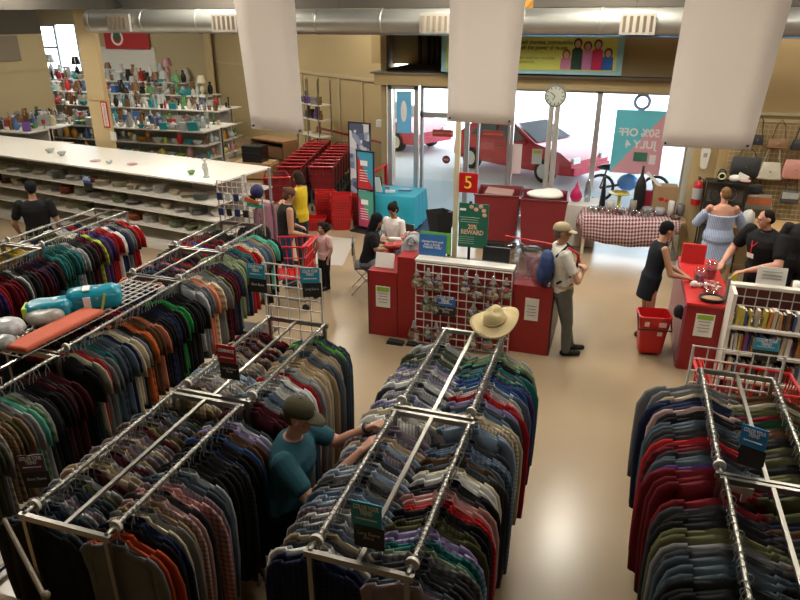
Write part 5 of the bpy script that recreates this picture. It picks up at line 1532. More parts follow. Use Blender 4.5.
fill(-16.9, -10.5, 15.85, 1.28, 'the middle of the tiered unit top', G1, .12, KINDS, mix, 1.1, 1.5)
fill(-16.9, -10.5, 16.5, 1.28, 'the back of the tiered unit top', G1, .12, KINDS, mix, 1.0, 1.5)
fill(-16.8, -10.4, 15.34, .92, 'the second shelf of the tiered unit', G1, .17, ['vase', 'bowl', 'goblet', 'pitcher', 'lidded_jar', 'mug'], warm + glassy, 1.1, 1.5, .04)
fill(-16.8, -10.4, 15.34, .55, 'the lowest shelf of the tiered unit', G1, .18, ['bowl', 'mug', 'teapot', 'vase'], warm + glassy, 1.1, 1.5, .04)
for z, d in ((.92, 'second'), (.55, 'lowest')):
    y = 15.5; i = 0
    while y < 16.9:
        k = rnd.choice(KINDS[:9]); cn = rnd.choice(glassy + warm)
        put(k, (-10.36, y, z + .001), cn, '%s %s on the end of the %s tiered shelf, %s from its front' % (cn, k.replace('_', ' '), d, ordn(i)), G1, s=rnd.uniform(1, 1.3)); y += .2; i += 1
G2 = 'ornaments on the second glassware unit'
fill(-20.2, -11.6, 18.15, 1.42, 'the front of the second unit top', G2, .125, KINDS, mix, 1.0, 1.5)
fill(-20.2, -11.6, 18.9, 1.42, 'the back of the second unit top', G2, .125, KINDS + ['table_lamp'], mix + ['brown', 'black', 'silver'], 1.1, 1.6)
G3 = 'ornaments on the third shelf unit'
fill(-21.0, -13.3, 20.15, 1.6, 'the front of the third unit top', G3, .13, KINDS + ['table_lamp'], mix + ['brown', 'grey', 'black'], 1.15, 1.7)
fill(-21.0, -13.4, 20.7, 1.6, 'the back of the third unit top', G3, .13, KINDS + ['table_lamp'], mix + ['brown', 'grey', 'black', 'clear grey'], 1.2, 1.8)
G4 = 'ornaments on the far shelf unit'
fill(-22.0, -15.5, 22.2, 1.8, 'the front of the far unit top', G4, .14, KINDS + ['table_lamp'], mix + ['brown', 'black', 'pink'], 1.4, 2.1)
fill(-22.0, -15.5, 22.65, 1.8, 'the back of the far unit top', G4, .2, ['vase', 'candlestick', 'table_lamp', 'pitcher'], ['clear grey', 'silver', 'white', 'brown', 'black', 'pink'], 1.4, 2.1)
fill(-17.0, -13.7, 12.98, 1.0, 'the shelf of the short unit beside the partition', 'ornaments beside the partition', .17, KINDS, mix + ['purple', 'orange'], 1.0, 1.4, .03)
fill(-17.0, -13.7, 13.1, 1.45, 'the short unit beside the partition', 'ornaments beside the partition', .17, KINDS, mix + ['purple', 'orange'], 1.0, 1.4)
fill(-17.0, -13.7, 13.55, 1.45, 'the middle of the short unit beside the partition', 'ornaments beside the partition', .17, KINDS, mix + ['purple', 'orange'], 1.0, 1.5)
fill(-17.0, -13.7, 14.0, 1.45, 'the rear of the short unit beside the partition', 'ornaments beside the partition', .17, KINDS, mix + ['purple', 'orange', 'blue'], 1.1, 1.7)
# chrome wire shelving by the doors
t = thing('wire_shelving', 'chrome wire shelving of clutter behind the shopping carts', 'shelves', (-8.3, 17.75, 0), R(-34))
g = MB()
for x in (-.6, 0, .6):
    for y in (-.2, .2):
        g.tube([(x, y, 0), (x, y, 2.45)], .018, 6)
g.build('posts', M_CHROME, t)
for z in (.5, .95, 1.4, 1.8):
    MB().span((-.62, -.22, z - .02), (.62, .22, z)).build('shelf', M_WHITE, t)
for z, d in ((1.4, 'lower'), (1.8, 'upper')):
    for i in range(6):
        cn = rnd.choice(['black', 'grey', 'brown', 'white', 'purple'])
        k = rnd.choice(['storage_box', 'vase', 'lidded_jar', 'pitcher'])
        p = Euler((0, 0, R(-34))).to_matrix() @ Vector((-.5 + .2 * i, -.08, 0)) + Vector((-8.3, 17.75, z + .001))
        put(k, p, cn, '%s %s on the %s chrome shelf by the carts, %s from the doors' % (cn, k.replace('_', ' '), d, ordn(5 - i)), 'clutter on the chrome wire shelving', s=rnd.uniform(.9, 1.4))
# desks behind the woman in yellow
def desk(label, loc, w, d, h, m, rz=0):
    t = thing('wooden_desk', label, 'desk', loc, rz)
    MB().span((-w / 2, -d / 2, h - .04), (w / 2, d / 2, h)).build('desktop', m, t)
    for sx in (-1, 1):
        MB().span((sx * w / 2 - .02, -d / 2, 0), (sx * w / 2 + .02, d / 2, h - .04)).build('side_panel', m, t)
    for k in range(3):
        f = MB().span((-w / 2 + .04, -d / 2 - .015, .1 + k * (h - .2) / 3), (w / 2 - .04, -d / 2, .06 + (k + 1) * (h - .2) / 3)).build('drawer', m, t)
        MB().box((0, -d / 2 - .025, .1 + (k + .45) * (h - .2) / 3), (.1, .02, .02)).build('handle', M_DARKMETAL, f)
    MB().span((-w / 2, d / 2 - .03, 0), (w / 2, d / 2, h - .05)).build('back_panel', m, t)
    return t
desk('light wooden drawer desk at the end of the plate unit under a black box', (-7.95, 13.75, 0), .9, .5, .95, M_WOOD, R(8))
desk('taller brown cabinet behind the light wooden desk', (-8.45, 15.6, 0), 1.2, .5, 1.15, mat('brown_wood', (.28, .15, .07), .5, noise=.2, scale=5), R(-20))
MBb = MB(); MBb.span((-.24, -.18, 0), (.24, .18, .36))
t = thing('tool_case', 'black square case standing on the light wooden desk', 'case', (-7.95, 13.75, .951))
MBb.build('case_body', M_BLACK, t); MB().tube([(-.08, 0, .36), (-.07, 0, .4), (.07, 0, .4), (.08, 0, .36)], .012).build('handle', M_BLACK, t); MB().span((-.24, -.19, .2), (.24, -.18, .22)).build('seam_strip', M_DARKMETAL, t)

# ================================================================ handbags on the side wall
t = thing('grid_display', 'tan wire panel on the wall with handbags hanging from it', 'wire panel', (0, 12.34, 0))
g = MB(); wire_grid(g, 1.75, 5.2, .9, 2.42, .075, .004); g.build('grid', mat('tan_wire', (.5, .4, .25), .5), t)
def handbag(label, x, z, w, h, d, col, strap='long', m=None, cut=.85, y=12.22, flap=None, trim=None):
    t = thing('handbag', label, 'handbag', (x, y, z), 0, 'handbags on the wall')
    mm = tag and (m or PAINT)
    b = MB(); rr = []
    for zz, k, kd in ((-h / 2, .9, .75), (-h * .42, 1, 1), (0, (1 + cut) / 2, .85), (h * .42, cut, .45), (h / 2, cut * .97, .2)):
        rr.append([Vector((k * w / 2 * sx, kd * d / 2 * sy, zz)) for sx, sy in ((-1, -.6), (-.9, -1), (.9, -1), (1, -.6), (1, .6), (.9, 1), (-.9, 1), (-1, .6))])
    b.rings(rr).build('bag_body', mm, t, color=col, smooth='auto')
    hh = {'long': .30, 'short': .14, 'none': 0}[strap]
    if hh:
        MB().tube([(-w * .32, 0, h * .45), (-w * .2, 0, h * .5 + hh * .7), (0, .02, h * .5 + hh), (w * .2, 0, h * .5 + hh * .7), (w * .32, 0, h * .45)], .009, 6).build('strap', PAINT, t, color=[c * .7 for c in col])
    if flap:
        MB().box((0, -d * .46, h * .12), (w * .86, .012, h * .5)).build('flap', PAINT, t, color=flap)
    MB().ell((0, -d * .5 - .004, 0), (.014, .006, .014)).build('clasp', M_CHROME, t)
    return t
handbag('small black handbag hanging highest, beside the banner edge', 2.11, 2.19, .2, .16, .09, (.015, .015, .016))
handbag('brown handbag on the top row between two black bags', 2.42, 2.14, .3, .15, .09, (.22, .11, .05))
handbag('black bag at the picture edge on the top row', 2.74, 2.14, .26, .16, .09, (.02, .02, .022))
handbag('large dark grey tote with upright handles above the jewellery stand', 2.02, 1.75, .44, .32, .12, (.035, .037, .04), 'short', cut=.95)
handbag('cream slouchy handbag hanging from a grey strap', 2.39, 1.70, .38, .28, .13, (.50, .46, .36), 'long', cut=.7)
handbag('salmon pink handbag at the picture edge', 2.75, 1.75, .38, .30, .12, (.55, .25, .20), 'short')
handbag('small black handbag above the orange and grey bag', 2.22, 1.40, .24, .14, .08, (.012, .012, .014), 'short')
handbag('handbag with orange flap over a grey body', 2.32, 1.17, .42, .26, .10, (.25, .25, .23), 'none', flap=(.40, .12, .04))
handbag('black and white patterned bag below the pink handbag', 2.76, 1.30, .28, .2, .10, (.06, .06, .06), 'long', flap=(.4, .4, .38))
# jewellery stand
t = thing('display_stand', 'black framed display stand behind the woman in blue', 'display stand', (1.76, 12.05, 0))
b = MB()
for x in (-.3, .3):
    for y in (-.16, .16):
        b.tube([(x, y, 0), (x, y, 1.52)], .014, 6)
b.span((-.31, -.17, 1.5), (.31, .17, 1.53)); b.build('frame', M_BLACK, t)
MB().span((-.28, .0, .3), (.28, .02, 1.48)).build('backing', mat('dark_mesh_back', (.09, .08, .07), .7), t)
for z in (.4, .8, 1.15):
    MB().span((-.29, -.15, z), (.29, .15, z + .02)).build('shelf', M_BLACK, t)
for i, (x, z) in enumerate(((-.15, 1.3), (.1, 1.33), (.0, 1.0), (.18, .95))):
    tag(MB().rings([[Vector(((.07 + .008 * math.cos(q)) * math.cos(a), .008 * math.sin(q), (.10 + .008 * math.cos(q)) * math.sin(a))) for q in [2 * PI * j / 6 for j in range(6)]] for a in [2 * PI * k / 14 for k in range(14)]], loop=True).build('necklace', M_CHROME if i % 2 else M_BLACK, loc=(1.76 + x, 11.96, z)), ('dark', 'silver')[i % 2] + ' necklace hanging on the %s of the black display stand' % ('upper part beside the blue dress', 'upper part near its bag side', 'lower part in its middle', 'lower part near the bags')[i], 'necklace')
t = thing('bust_display', 'black and white necklace bust on top of the display stand', 'bust', (1.66, 12.0, 1.53))
MB().lathe([(.001, 0), (.06, .0), (.04, .03), (.075, .1), (.06, .16), (.03, .2), (.001, .2)], 12, sy=.6).build('bust', M_BLACK, t, smooth=True)
MB().rings([[Vector(((.05 + .012 * math.cos(q)) * math.cos(a), -.05 + .012 * math.sin(q), .09 + (.05 + .012 * math.cos(q)) * math.sin(a))) for q in [2 * PI * j / 6 for j in range(6)]] for a in [2 * PI * k / 14 for k in range(14)]], loop=True).build('necklace', mat('pale_gold', (.6, .55, .3), .4), t)
tag(MB().ell((0, 0, .06), (.09, .05, .06)).box((.12, 0, .09), (.16, .05, .09), rot=(0, .4, 0)).build('white_purse', M_PAPER, loc=(1.86, 12.0, 1.53)), 'white and black small purse on top of the display stand', 'purse')
tag(MB().ell((0, 0, 0), (.09, .06, .03)).build('pink_pouch', mat('pink_pouch', (.5, .3, .28), .6), loc=(2.02, 11.98, 1.56)), 'pink pouch at the bag end of the display stand top', 'pouch')
tag(MB().lathe([(.001, 0), (.09, .0), (.10, .1), (.08, .22), (.03, .26), (.001, .26)], 12).build('wig_stand', mat('grey_clear', (.45, .45, .43), .4), loc=(2.05, 11.3, 1.0), smooth=True), 'pale grey rounded object between the blue dress and the cashier', 'display head')
t = thing('display_table', 'low brown table below the handbags behind the cashier', 'table', (2.55, 11.55, 0))
MB().span((-.7, -.35, .92), (1.2, .35, .98)).build('tabletop', M_WOOD, t)
for x in (-.65, 1.15):
    for y in (-.3, .3):
        MB().tube([(x, y, 0), (x, y, .92)], .03).build('leg', M_WOOD, t)

# ================================================================ clothes racks
RAILZ = 1.6
def rack(label, x0, x1, y0, y1, z=RAILZ, centre=True, posts=True, rz=0, grid=None, group='chrome two-rail clothes racks', skew=0.0):
    """two threaded rails along Y at x0 and x1 with end crossbars, a flat centre bar and four posts"""
    t = thing('clothes_rack', label, 'clothes rack', ((x0 + x1) / 2, y0, 0), rz, group)
    w = (x1 - x0) / 2; L = y1 - y0
    for sx in (-1, 1):
        b = MB(); rr = []
        n = int(L / .02)
        for i in range(n + 1):
            r = .0125 if i % 2 else .0155
            rr.append([Vector((sx * w + r * math.cos(a), L * i / n, z + r * math.sin(a))) for a in [2 * PI * k / 8 for k in range(8)]])
        b.rings(rr).build('rail', M_CHROME, t, smooth=True)
    for y in (0, L):
        MB().box((0, y, z - .012), (2 * w + .06, .025, .035)).build('crossbar', M_CHROME, t)
        for sx in (-1, 1):
            MB().box((sx * w, y, (z - .03) / 2), (.026, .026, z - .03)).build('post', M_CHROME, t)
    if centre:
        MB().box((0, L / 2, z - .005), (.024, L, .018)).build('centre_bar', M_CHROME, t)
    MB().box((0, 0, .06), (2 * w, .03, .03)).box((0, L, .06), (2 * w, .03, .03)).box((0, L / 2, .06), (.03, L, .03)).build('foot_frame', M_DARKMETAL, t)
    for sx in (-1, 1):
        MB().lathe([(.001, -.012), (.034, -.01), (.036, .01), (.001, .012)], 14).build('size_ring', M_WHITE, t, (sx * w, L * .06, z), (R(90), 0, 0), smooth='auto')
    return t

# ---- hanging garments ------------------------------------------------------
def hanger_mb(W):
    b = MB()
    hk = [(.004 + .022 * math.cos(a), 0, -.004 + .022 * math.sin(a)) for a in [R(200) - R(230) * i / 7 for i in range(8)]]
    b.tube(hk + [(.004, 0, -.06), (0, 0, -.10)], .0028, 5)
    b.tube([(-W * .8, 0, -.195), (-W * .4, 0, -.155), (0, 0, -.118), (W * .4, 0, -.155), (W * .8, 0, -.195)], .005, 5)
    return b
def garment_mb(kind, seed):
    r = random.Random(seed)
    P = {'long_sleeved_shirt': (.215, .84, .014, .050, .64), 't_shirt': (.205, .74, .013, .06, .25), 'jacket': (.235, .84, .024, .064, .68)}[kind]
    W, Ln, th, sr, sl = P
    W *= r.uniform(.94, 1.05); Ln *= r.uniform(.93, 1.06)
    b = MB(); n = 9; rows = 9; rr = []
    ph = [r.uniform(0, 6) for _ in range(5)]
    for k in range(rows + 1):
        v = k / rows; ring = []
        for side in (1, -1):
            for i in range(n):
                u = -1 + 2 * i / (n - 1)
                if side < 0:
                    u = -u
                nar = 1 - .10 * math.exp(-((v - .18) / .12) ** 2) + .07 * v
                x = u * W * nar
                zt = -.105 - .062 * abs(u) ** 1.3
                if abs(u) < .3:
                    zt += .018
                z = zt * (1 - v) + (-.105 - Ln - .015 * math.sin(u * 3 + ph[0])) * v
                t_ = th * (1 - abs(u) ** 4 * .75) * (.55 + .45 * min(1, v * 3))
                wob = .004 * math.sin(u * 7 + ph[1] + v * 2) * v + .005 * math.sin(u * 3 + v * 4 + ph[2]) * v
                ring.append(Vector((x, side * -t_ + wob, z)))
        rr.append(ring)
    b.rings(rr)
    for sg in (-1, 1):
        d = r.uniform(-.015, .02); sw = r.uniform(-.006, .006)
        if kind == 't_shirt':
            pts = [(W * .82, -.160, .03), (W * 1.02, -.185, sr * .75), (W * 1.16 + d, -.235, sr * .95), (W * 1.24 + d, -.30, sr), (W * 1.24 + d, -.30 - sl * .45, sr * 1.0)]
        else:
            pts = [(W * .82, -.160, .03), (W * 1.00, -.185, sr * .72), (W * 1.13 + d * .5, -.235, sr * .95), (W * 1.21 + d, -.33, sr), (W * 1.24 + d, -.33 - sl * .4, sr * .88), (W * 1.20 + d * 1.6, -.33 - sl * .8, sr * .75), (W * 1.17 + d * 1.8, -.33 - sl, sr * .68)]
        rr = []
        for j, (x, z, q) in enumerate(pts):
            ring = []
            nx = [(.2, .97), (.5, .86), (.8, .6), (.98, .2), (1, 0), (1, 0), (1, 0)][min(j, 6)]
            for i in range(8):
                a = 2 * PI * i / 8
                o = math.cos(a) * q
                ring.append(Vector((sg * (x + o * nx[0]), math.sin(a) * th * .85 + sw * j * .4, z + o * nx[1])))
            rr.append(ring)
        b.rings(rr)
    return b, W
def collar_mb(kind):
    b = MB(); rr = []
    for z, k, kk in ((-.122, .072, 1), (-.098, .060, 1), (-.086, .050, .9), (-.094, .056, .9), (-.112, .066, .9)):
        rr.append([Vector((k * math.cos(a), .016 * kk * math.sin(a), z + .012 * (math.sin(a) > 0))) for a in [2 * PI * i / 12 for i in range(12)]])
    b.rings(rr, caps=False)
    return b
GP = {}
def garment_proto(kind, pat):
    """lists of ready garments (variants) of one kind and cloth"""
    key = (kind, pat)
    if key not in GP:
        GP[key] = []
        for v in range(3):
            b, W = garment_mb(kind, len(kind) * 10 + v)
            o = b.build(kind, {'': FAB, 'checked': PLAID, 'pinstriped': STRIPE, 'striped': HOOPS}[pat], smooth=True)
            COL.objects.unlink(o)
            h = hanger_mb(W).build('hanger', HANGER, o)
            COL.objects.unlink(h)
            ch = [h]
            if kind == 'long_sleeved_shirt':
                c = collar_mb(kind).build('collar', FAB, o, smooth=True); COL.objects.unlink(c); ch.append(c)
            GP[key].append((o, ch))
    return GP[key]
CC = {'black': (.010, .010, .011), 'charcoal': (.035, .035, .038), 'grey': (.16, .16, .165), 'pale grey': (.34, .35, .36), 'white': (.58, .57, .55), 'cream': (.50, .44, .32), 'navy': (.012, .018, .05), 'blue': (.03, .08, .22),
      'blue grey': (.10, .14, .20), 'pale blue': (.25, .33, .44), 'slate': (.06, .08, .10), 'teal': (.02, .12, .12), 'mint': (.10, .40, .30), 'green': (.02, .20, .05), 'bright green': (.10, .38, .05), 'olive': (.08, .08, .035), 'sage': (.20, .24, .14),
      'lime': (.40, .55, .05), 'brown': (.09, .045, .022), 'tan': (.30, .21, .12), 'beige': (.42, .34, .24), 'orange': (.45, .11, .03), 'coral': (.60, .20, .12), 'rust': (.32, .055, .02), 'red': (.36, .015, .018), 'dark red': (.14, .008, .014),
      'maroon': (.06, .008, .014), 'pink': (.50, .27, .26), 'dusty pink': (.38, .25, .24), 'mauve': (.22, .17, .20), 'purple': (.07, .03, .14), 'lilac': (.26, .22, .38), 'yellow': (.52, .36, .05), 'dark green': (.01, .05, .025)}
LABELS = {}
def hang(kind, x, ys, y_end, seq, rackname, group, spacing, z=RAILZ, pats=(('', 1.0),), wander=0.0, slope=0.0, seed=1, fromw='its front crossbar', rotj=.03):
    """hang garments one by one along a rail; seq: list of (count, [colour names])"""
    r = random.Random(seed); names = []
    for cnt, cols in seq:
        for _ in range(cnt):
            names.append(r.choice(cols) if isinstance(cols, (list, tuple)) else cols)
    y = ys; i = 0; tw = 0.0
    while y < y_end and i < len(names):
        cn = names[i]
        pick = r.random(); pat = ''
        for p_, w_ in pats:
            if pick < w_:
                pat = p_; break
            pick -= w_
        o0, ch = r.choice(garment_proto(kind, pat))
        o = o0.copy(); COL.objects.link(o)
        tw = tw * .7 + r.uniform(-rotj, rotj) * .5
        o.location = (x + slope * (y - ys) + r.uniform(-.012, .012), y, z)
        o.rotation_euler = (r.uniform(-.012, .012), 0, tw + (PI if r.random() < .3 else 0))
        sc = r.uniform(.93, 1.06) if r.random() < .8 else r.uniform(1.05, 1.13)
        o.scale = (sc, 1, r.uniform(.92, 1.12))
        v = r.uniform(.8, 1.2)
        o.color = (*[c * v for c in CC[cn]], 1)
        for c0 in ch:
            c = c0.copy(); COL.objects.link(c); c.parent = o
            c.color = (*[min(1, q * v * 1.1) for q in CC[cn]], 1)
        lab = '%s%s %s, %s from front, %s' % (cn, (' ' + pat) if pat else '', {'t_shirt': 'T-shirt', 'long_sleeved_shirt': 'shirt', 'jacket': 'jacket'}[kind], ordn(i), rackname.replace('the ', '', 1))
        assert len(lab.split()) <= 16, lab
        tag(o, lab, {'t_shirt': 'T-shirt', 'long_sleeved_shirt': 'shirt', 'jacket': 'jacket'}[kind], group)
        y += spacing * r.uniform(.85, 1.15); i += 1
    return i

# C: front-left shirt rack, two units long
rack('chrome shirt rack nearest the lower left corner', -2.74, -2.22, 2.06, 3.36)
rack('chrome shirt rack with the red-topped sign, left of the man in teal', -2.72, -2.20, 3.42, 4.72)
# D: centre
rack('chrome shirt rack with the teal Long Sleeve Shirts sign', -1.20, -.70, 2.28, 3.62)
rack('chrome shirt rack ending at the straw hat', -1.20, -.72, 3.68, 4.95)
# E: jackets on the right
rack('chrome jacket rack in the lower right corner', .80, 1.28, 2.15, 3.52)
rack('chrome jacket rack nearest the book shelves', .78, 1.26, 3.56, 4.86)
# B: T-shirts
rack('chrome T-shirt rack nearest the lower left edge', -4.42, -3.93, 2.2, 3.55)
rack('chrome T-shirt rack under the packages', -4.47, -3.97, 3.6, 5.2)
rack('chrome T-shirt rack behind the packages', -4.60, -4.05, 5.25, 6.1)
rack('chrome T-shirt rack nearest the headband woman', -4.74, -4.16, 6.15, 7.2)
# A
rack('chrome rack beside the man in black T-shirt, nearer its front', -6.62, -6.08, 4.0, 5.6)
rack('chrome rack beside the man in black T-shirt, nearer the plates', -6.70, -6.20, 5.65, 7.2)
GS = 'garments hung on the chrome racks'
shirts = [('', .70), ('pinstriped', .2), ('checked', .10)]
bluegr = ['blue grey', 'grey', 'pale grey', 'pale blue', 'slate', 'white', 'charcoal', 'blue grey', 'pale grey']
lightmix = ['beige', 'white', 'pale grey', 'grey', 'cream', 'charcoal', 'blue grey', 'mauve', 'olive', 'tan']
S = 'long_sleeved_shirt'
hang(S, -2.74, 2.10, 3.32, [(1, 'black'), (2, ['slate']), (40, ['olive', 'charcoal', 'grey', 'beige', 'black', 'navy', 'tan', 'pale grey', 'maroon', 'slate', 'mauve'])], 'the far rail of the lower-left shirt rack', GS, .036, pats=shirts, seed=3)
hang(S, -2.22, 2.11, 3.32, [(1, 'grey'), (2, 'rust'), (1, 'black'), (2, 'navy'), (1, 'cream'), (1, 'grey'), (1, 'tan'), (2, 'dusty pink'), (1, 'charcoal'), (2, 'pink'), (1, 'mauve'), (2, 'slate'), (1, 'pale grey'), (4, 'black'), (2, ['charcoal', 'navy']), (2, 'black'), (1, 'blue'), (2, 'brown'), (2, 'lilac'), (5, ['pale grey', 'grey', 'slate'])], 'the aisle rail of the lower-left shirt rack', GS, .037, pats=[('', .75), ('pinstriped', .1), ('checked', .15)], seed=4)
hang(S, -2.72, 3.46, 4.60, [(10, lightmix), (8, ['beige', 'pale grey', 'cream', 'pale blue', 'charcoal']), (8, ['cream', 'maroon', 'tan', 'grey']), (8, ['maroon', 'dark red', 'charcoal', 'black'])], 'the far rail behind the red-topped sign', GS, .037, pats=shirts, seed=5)
hang(S, -2.20, 3.46, 4.66, [(3, 'maroon'), (5, bluegr), (2, 'white'), (4, bluegr), (1, 'red'), (3, ['grey', 'pale grey']), (5, ['beige', 'cream', 'tan']), (3, ['slate', 'grey']), (2, 'beige'), (2, ['charcoal', 'slate']), (1, 'bright green'), (2, 'slate')], 'the aisle rail behind the red-topped sign', GS, .037, pats=shirts, seed=6)
hang(S, -1.20, 2.32, 3.58, [(2, 'navy'), (34, bluegr + ['mauve', 'beige', 'dark red', 'black'])], 'the Long Sleeve rack rail beside the man', GS, .037, pats=shirts, seed=7)
hang(S, -.70, 2.32, 3.58, [(1, 'mauve'), (2, ['slate', 'charcoal']), (2, 'charcoal'), (2, ['sage', 'grey']), (2, 'teal'), (2, 'lilac'), (3, ['olive', 'grey']), (2, 'black'), (2, 'red'), (3, ['pink', 'grey', 'charcoal']), (2, 'black'), (2, 'white'), (1, 'cream'), (3, ['charcoal', 'slate', 'brown']), (5, bluegr)], 'the outer rail of the Long Sleeve rack', GS, .037, pats=shirts, seed=8)
hang(S, -1.20, 3.72, 4.90, [(2, 'white'), (3, 'cream'), (30, bluegr + ['lilac', 'charcoal', 'olive', 'dusty pink'])], 'the inner rail leading to the straw hat', GS, .037, pats=shirts, seed=9)
hang(S, -.72, 3.72, 4.90, [(2, ['pale blue']), (3, ['cream', 'beige']), (3, bluegr), (2, 'lilac'), (2, 'red'), (2, 'dusty pink'), (3, bluegr), (3, ['purple', 'blue', 'slate']), (4, ['teal', 'slate', 'sage']), (4, ['black', 'charcoal', 'mint']), (4, ['black', 'sage', 'pale grey'])], 'the outer rail leading to the straw hat', GS, .037, pats=shirts, seed=10)
J = 'jacket'
hang(J, .80, 2.20, 3.48, [(3, ['black', 'charcoal', 'tan']), (4, ['black', 'navy', 'charcoal', 'tan']), (6, 'black'), (4, ['black', 'slate', 'charcoal']), (3, ['brown', 'grey', 'olive']), (4, ['black', 'charcoal']), (3, ['dark red'])], 'the aisle rail of the corner jacket rack', GS, .052, pats=[('', .9), ('striped', .1)], seed=12, rotj=.05)
hang(J, 1.28, 2.20, 3.48, [(30, ['black', 'charcoal', 'olive', 'black', 'navy', 'brown'])], 'the far rail of the corner jacket rack', GS, .052, seed=13)
hang(J, .78, 3.60, 4.80, [(3, ['dark red']), (1, 'purple'), (3, ['charcoal', 'slate']), (2, 'dark red'), (1, 'red'), (2, ['charcoal']), (2, ['blue', 'slate']), (2, 'black'), (2, ['navy', 'dusty pink']), (2, 'navy'), (1, 'beige'), (2, 'grey'), (3, 'navy')], 'the aisle rail of the jacket rack by books', GS, .052, pats=[('', .92), ('striped', .08)], seed=14, rotj=.06)
hang(J, 1.26, 3.60, 4.80, [(12, ['black', 'olive', 'charcoal', 'dark green']), (2, 'brown'), (2, 'dark green'), (1, 'dark red'), (2, ['brown', 'olive']), (1, 'cream'), (2, ['olive', 'brown'])], 'the far rail of the jacket rack by books', GS, .052, seed=15)
T = 't_shirt'
tees = [('', .82), ('striped', .12), ('checked', .06)]
gb = 'garments on the T-shirt racks'
hang(T, -3.93, 2.25, 3.50, [(14, ['grey', 'pale grey', 'cream', 'olive', 'beige', 'slate', 'brown', 'white']), (5, ['grey', 'olive', 'tan', 'black']), (4, ['pale grey', 'sage', 'mint']), (10, ['black', 'charcoal', 'maroon', 'black'])], 'the aisle rail of the lower-left T-shirt rack', gb, .040, pats=[('', .6), ('striped', .2), ('checked', .2)], seed=16)
hang(T, -3.97, 3.64, 5.15, [(2, ['black']), (1, 'dark green'), (1, 'cream'), (1, 'red'), (3, ['teal', 'grey', 'slate']), (3, 'slate'), (2, ['navy', 'blue grey']), (2, 'cream'), (1, 'grey'), (2, ['black', 'charcoal']), (2, 'orange'), (2, ['charcoal', 'brown']), (1, 'coral'), (3, ['maroon', 'black']), (3, ['navy', 'charcoal']), (2, ['black', 'slate']), (2, 'green'), (5, 'black')], 'the aisle rail under the packages', gb, .041, pats=tees, seed=17)
hang(T, -4.05, 5.28, 6.08, [(5, ['pale grey', 'grey', 'slate']), (2, 'coral'), (3, ['beige', 'cream', 'olive', 'grey']), (3, ['sage', 'olive', 'grey']), (3, ['black', 'maroon', 'cream']), (6, ['charcoal', 'navy', 'sage'])], 'the aisle rail behind the packages', gb, .042, pats=tees, seed=18)
hang(T, -4.16, 6.18, 7.14, [(2, 'sage'), (2, ['sage', 'mint']), (3, ['slate', 'navy', 'charcoal']), (2, 'teal'), (2, 'red'), (2, ['white', 'cream']), (3, ['slate', 'grey', 'blue grey']), (2, ['tan', 'brown']), (1, 'black'), (2, 'mint'), (2, 'black')], 'the aisle rail nearest the headband woman', gb, .043, pats=tees, seed=19)
dk = ['maroon', 'black', 'navy', 'dark red', 'charcoal', 'blue', 'red', 'black', 'brown']
hang(T, -4.47, 3.64, 5.15, [(36, dk)], 'the far rail under the packages', gb, .046, pats=tees, seed=21)
hang(T, -4.60, 5.28, 6.08, [(20, dk + ['coral'])], 'the far rail behind the packages', gb, .046, pats=tees, seed=22)
hang(T, -4.74, 6.18, 7.14, [(22, dk + ['olive', 'blue grey'])], 'the far rail nearest the headband woman', gb, .046, pats=tees, seed=23)
ga = 'garments on the racks by the plate shelves'
hang(T, -6.08, 4.05, 5.56, [(10, ['black', 'charcoal', 'olive']), (8, ['purple', 'navy', 'red', 'black']), (5, ['red', 'dark red']), (6, ['black', 'white', 'charcoal']), (8, ['navy', 'black', 'maroon', 'grey'])], 'the aisle rail of the second-furthest T-shirt rack', ga, .042, pats=tees, seed=24)
hang(T, -6.20, 5.70, 7.14, [(8, ['teal', 'teal', 'dark green']), (2, 'pale grey'), (3, ['black', 'charcoal']), (3, ['maroon', 'black']), (2, 'lime'), (3, ['navy', 'purple']), (3, ['red', 'dark red']), (2, 'white'), (2, 'navy'), (2, ['pale grey', 'grey']), (4, ['red', 'black', 'maroon']), (2, 'white'), (2, 'navy')], 'the aisle rail nearest the plate shelves', ga, .042, pats=tees, seed=25)
hang(T, -6.70, 5.70, 7.0, [(3, 'yellow'), (6, ['navy', 'maroon', 'white', 'blue']), (5, ['black', 'olive']), (8, ['red', 'white', 'black', 'navy'])], 'the far rail nearest the plate shelves', ga, .055, pats=tees, seed=27)
# turned-out shirt where the man is browsing
g0, ch = garment_proto(S, 'pinstriped')[0]
o = g0.copy(); COL.objects.link(o); o.location = (-1.24, 3.66, 1.6); o.rotation_euler = (0, 0, R(14)); o.color = (.62, .61, .58, 1); o.scale = (1.0, 2.2, 1)
for c0 in ch:
    c = c0.copy(); COL.objects.link(c); c.parent = o; c.color = (.6, .6, .58, 1)
tag(o, 'white pinstriped shirt hanging open beyond the hands of the man in teal', 'shirt')

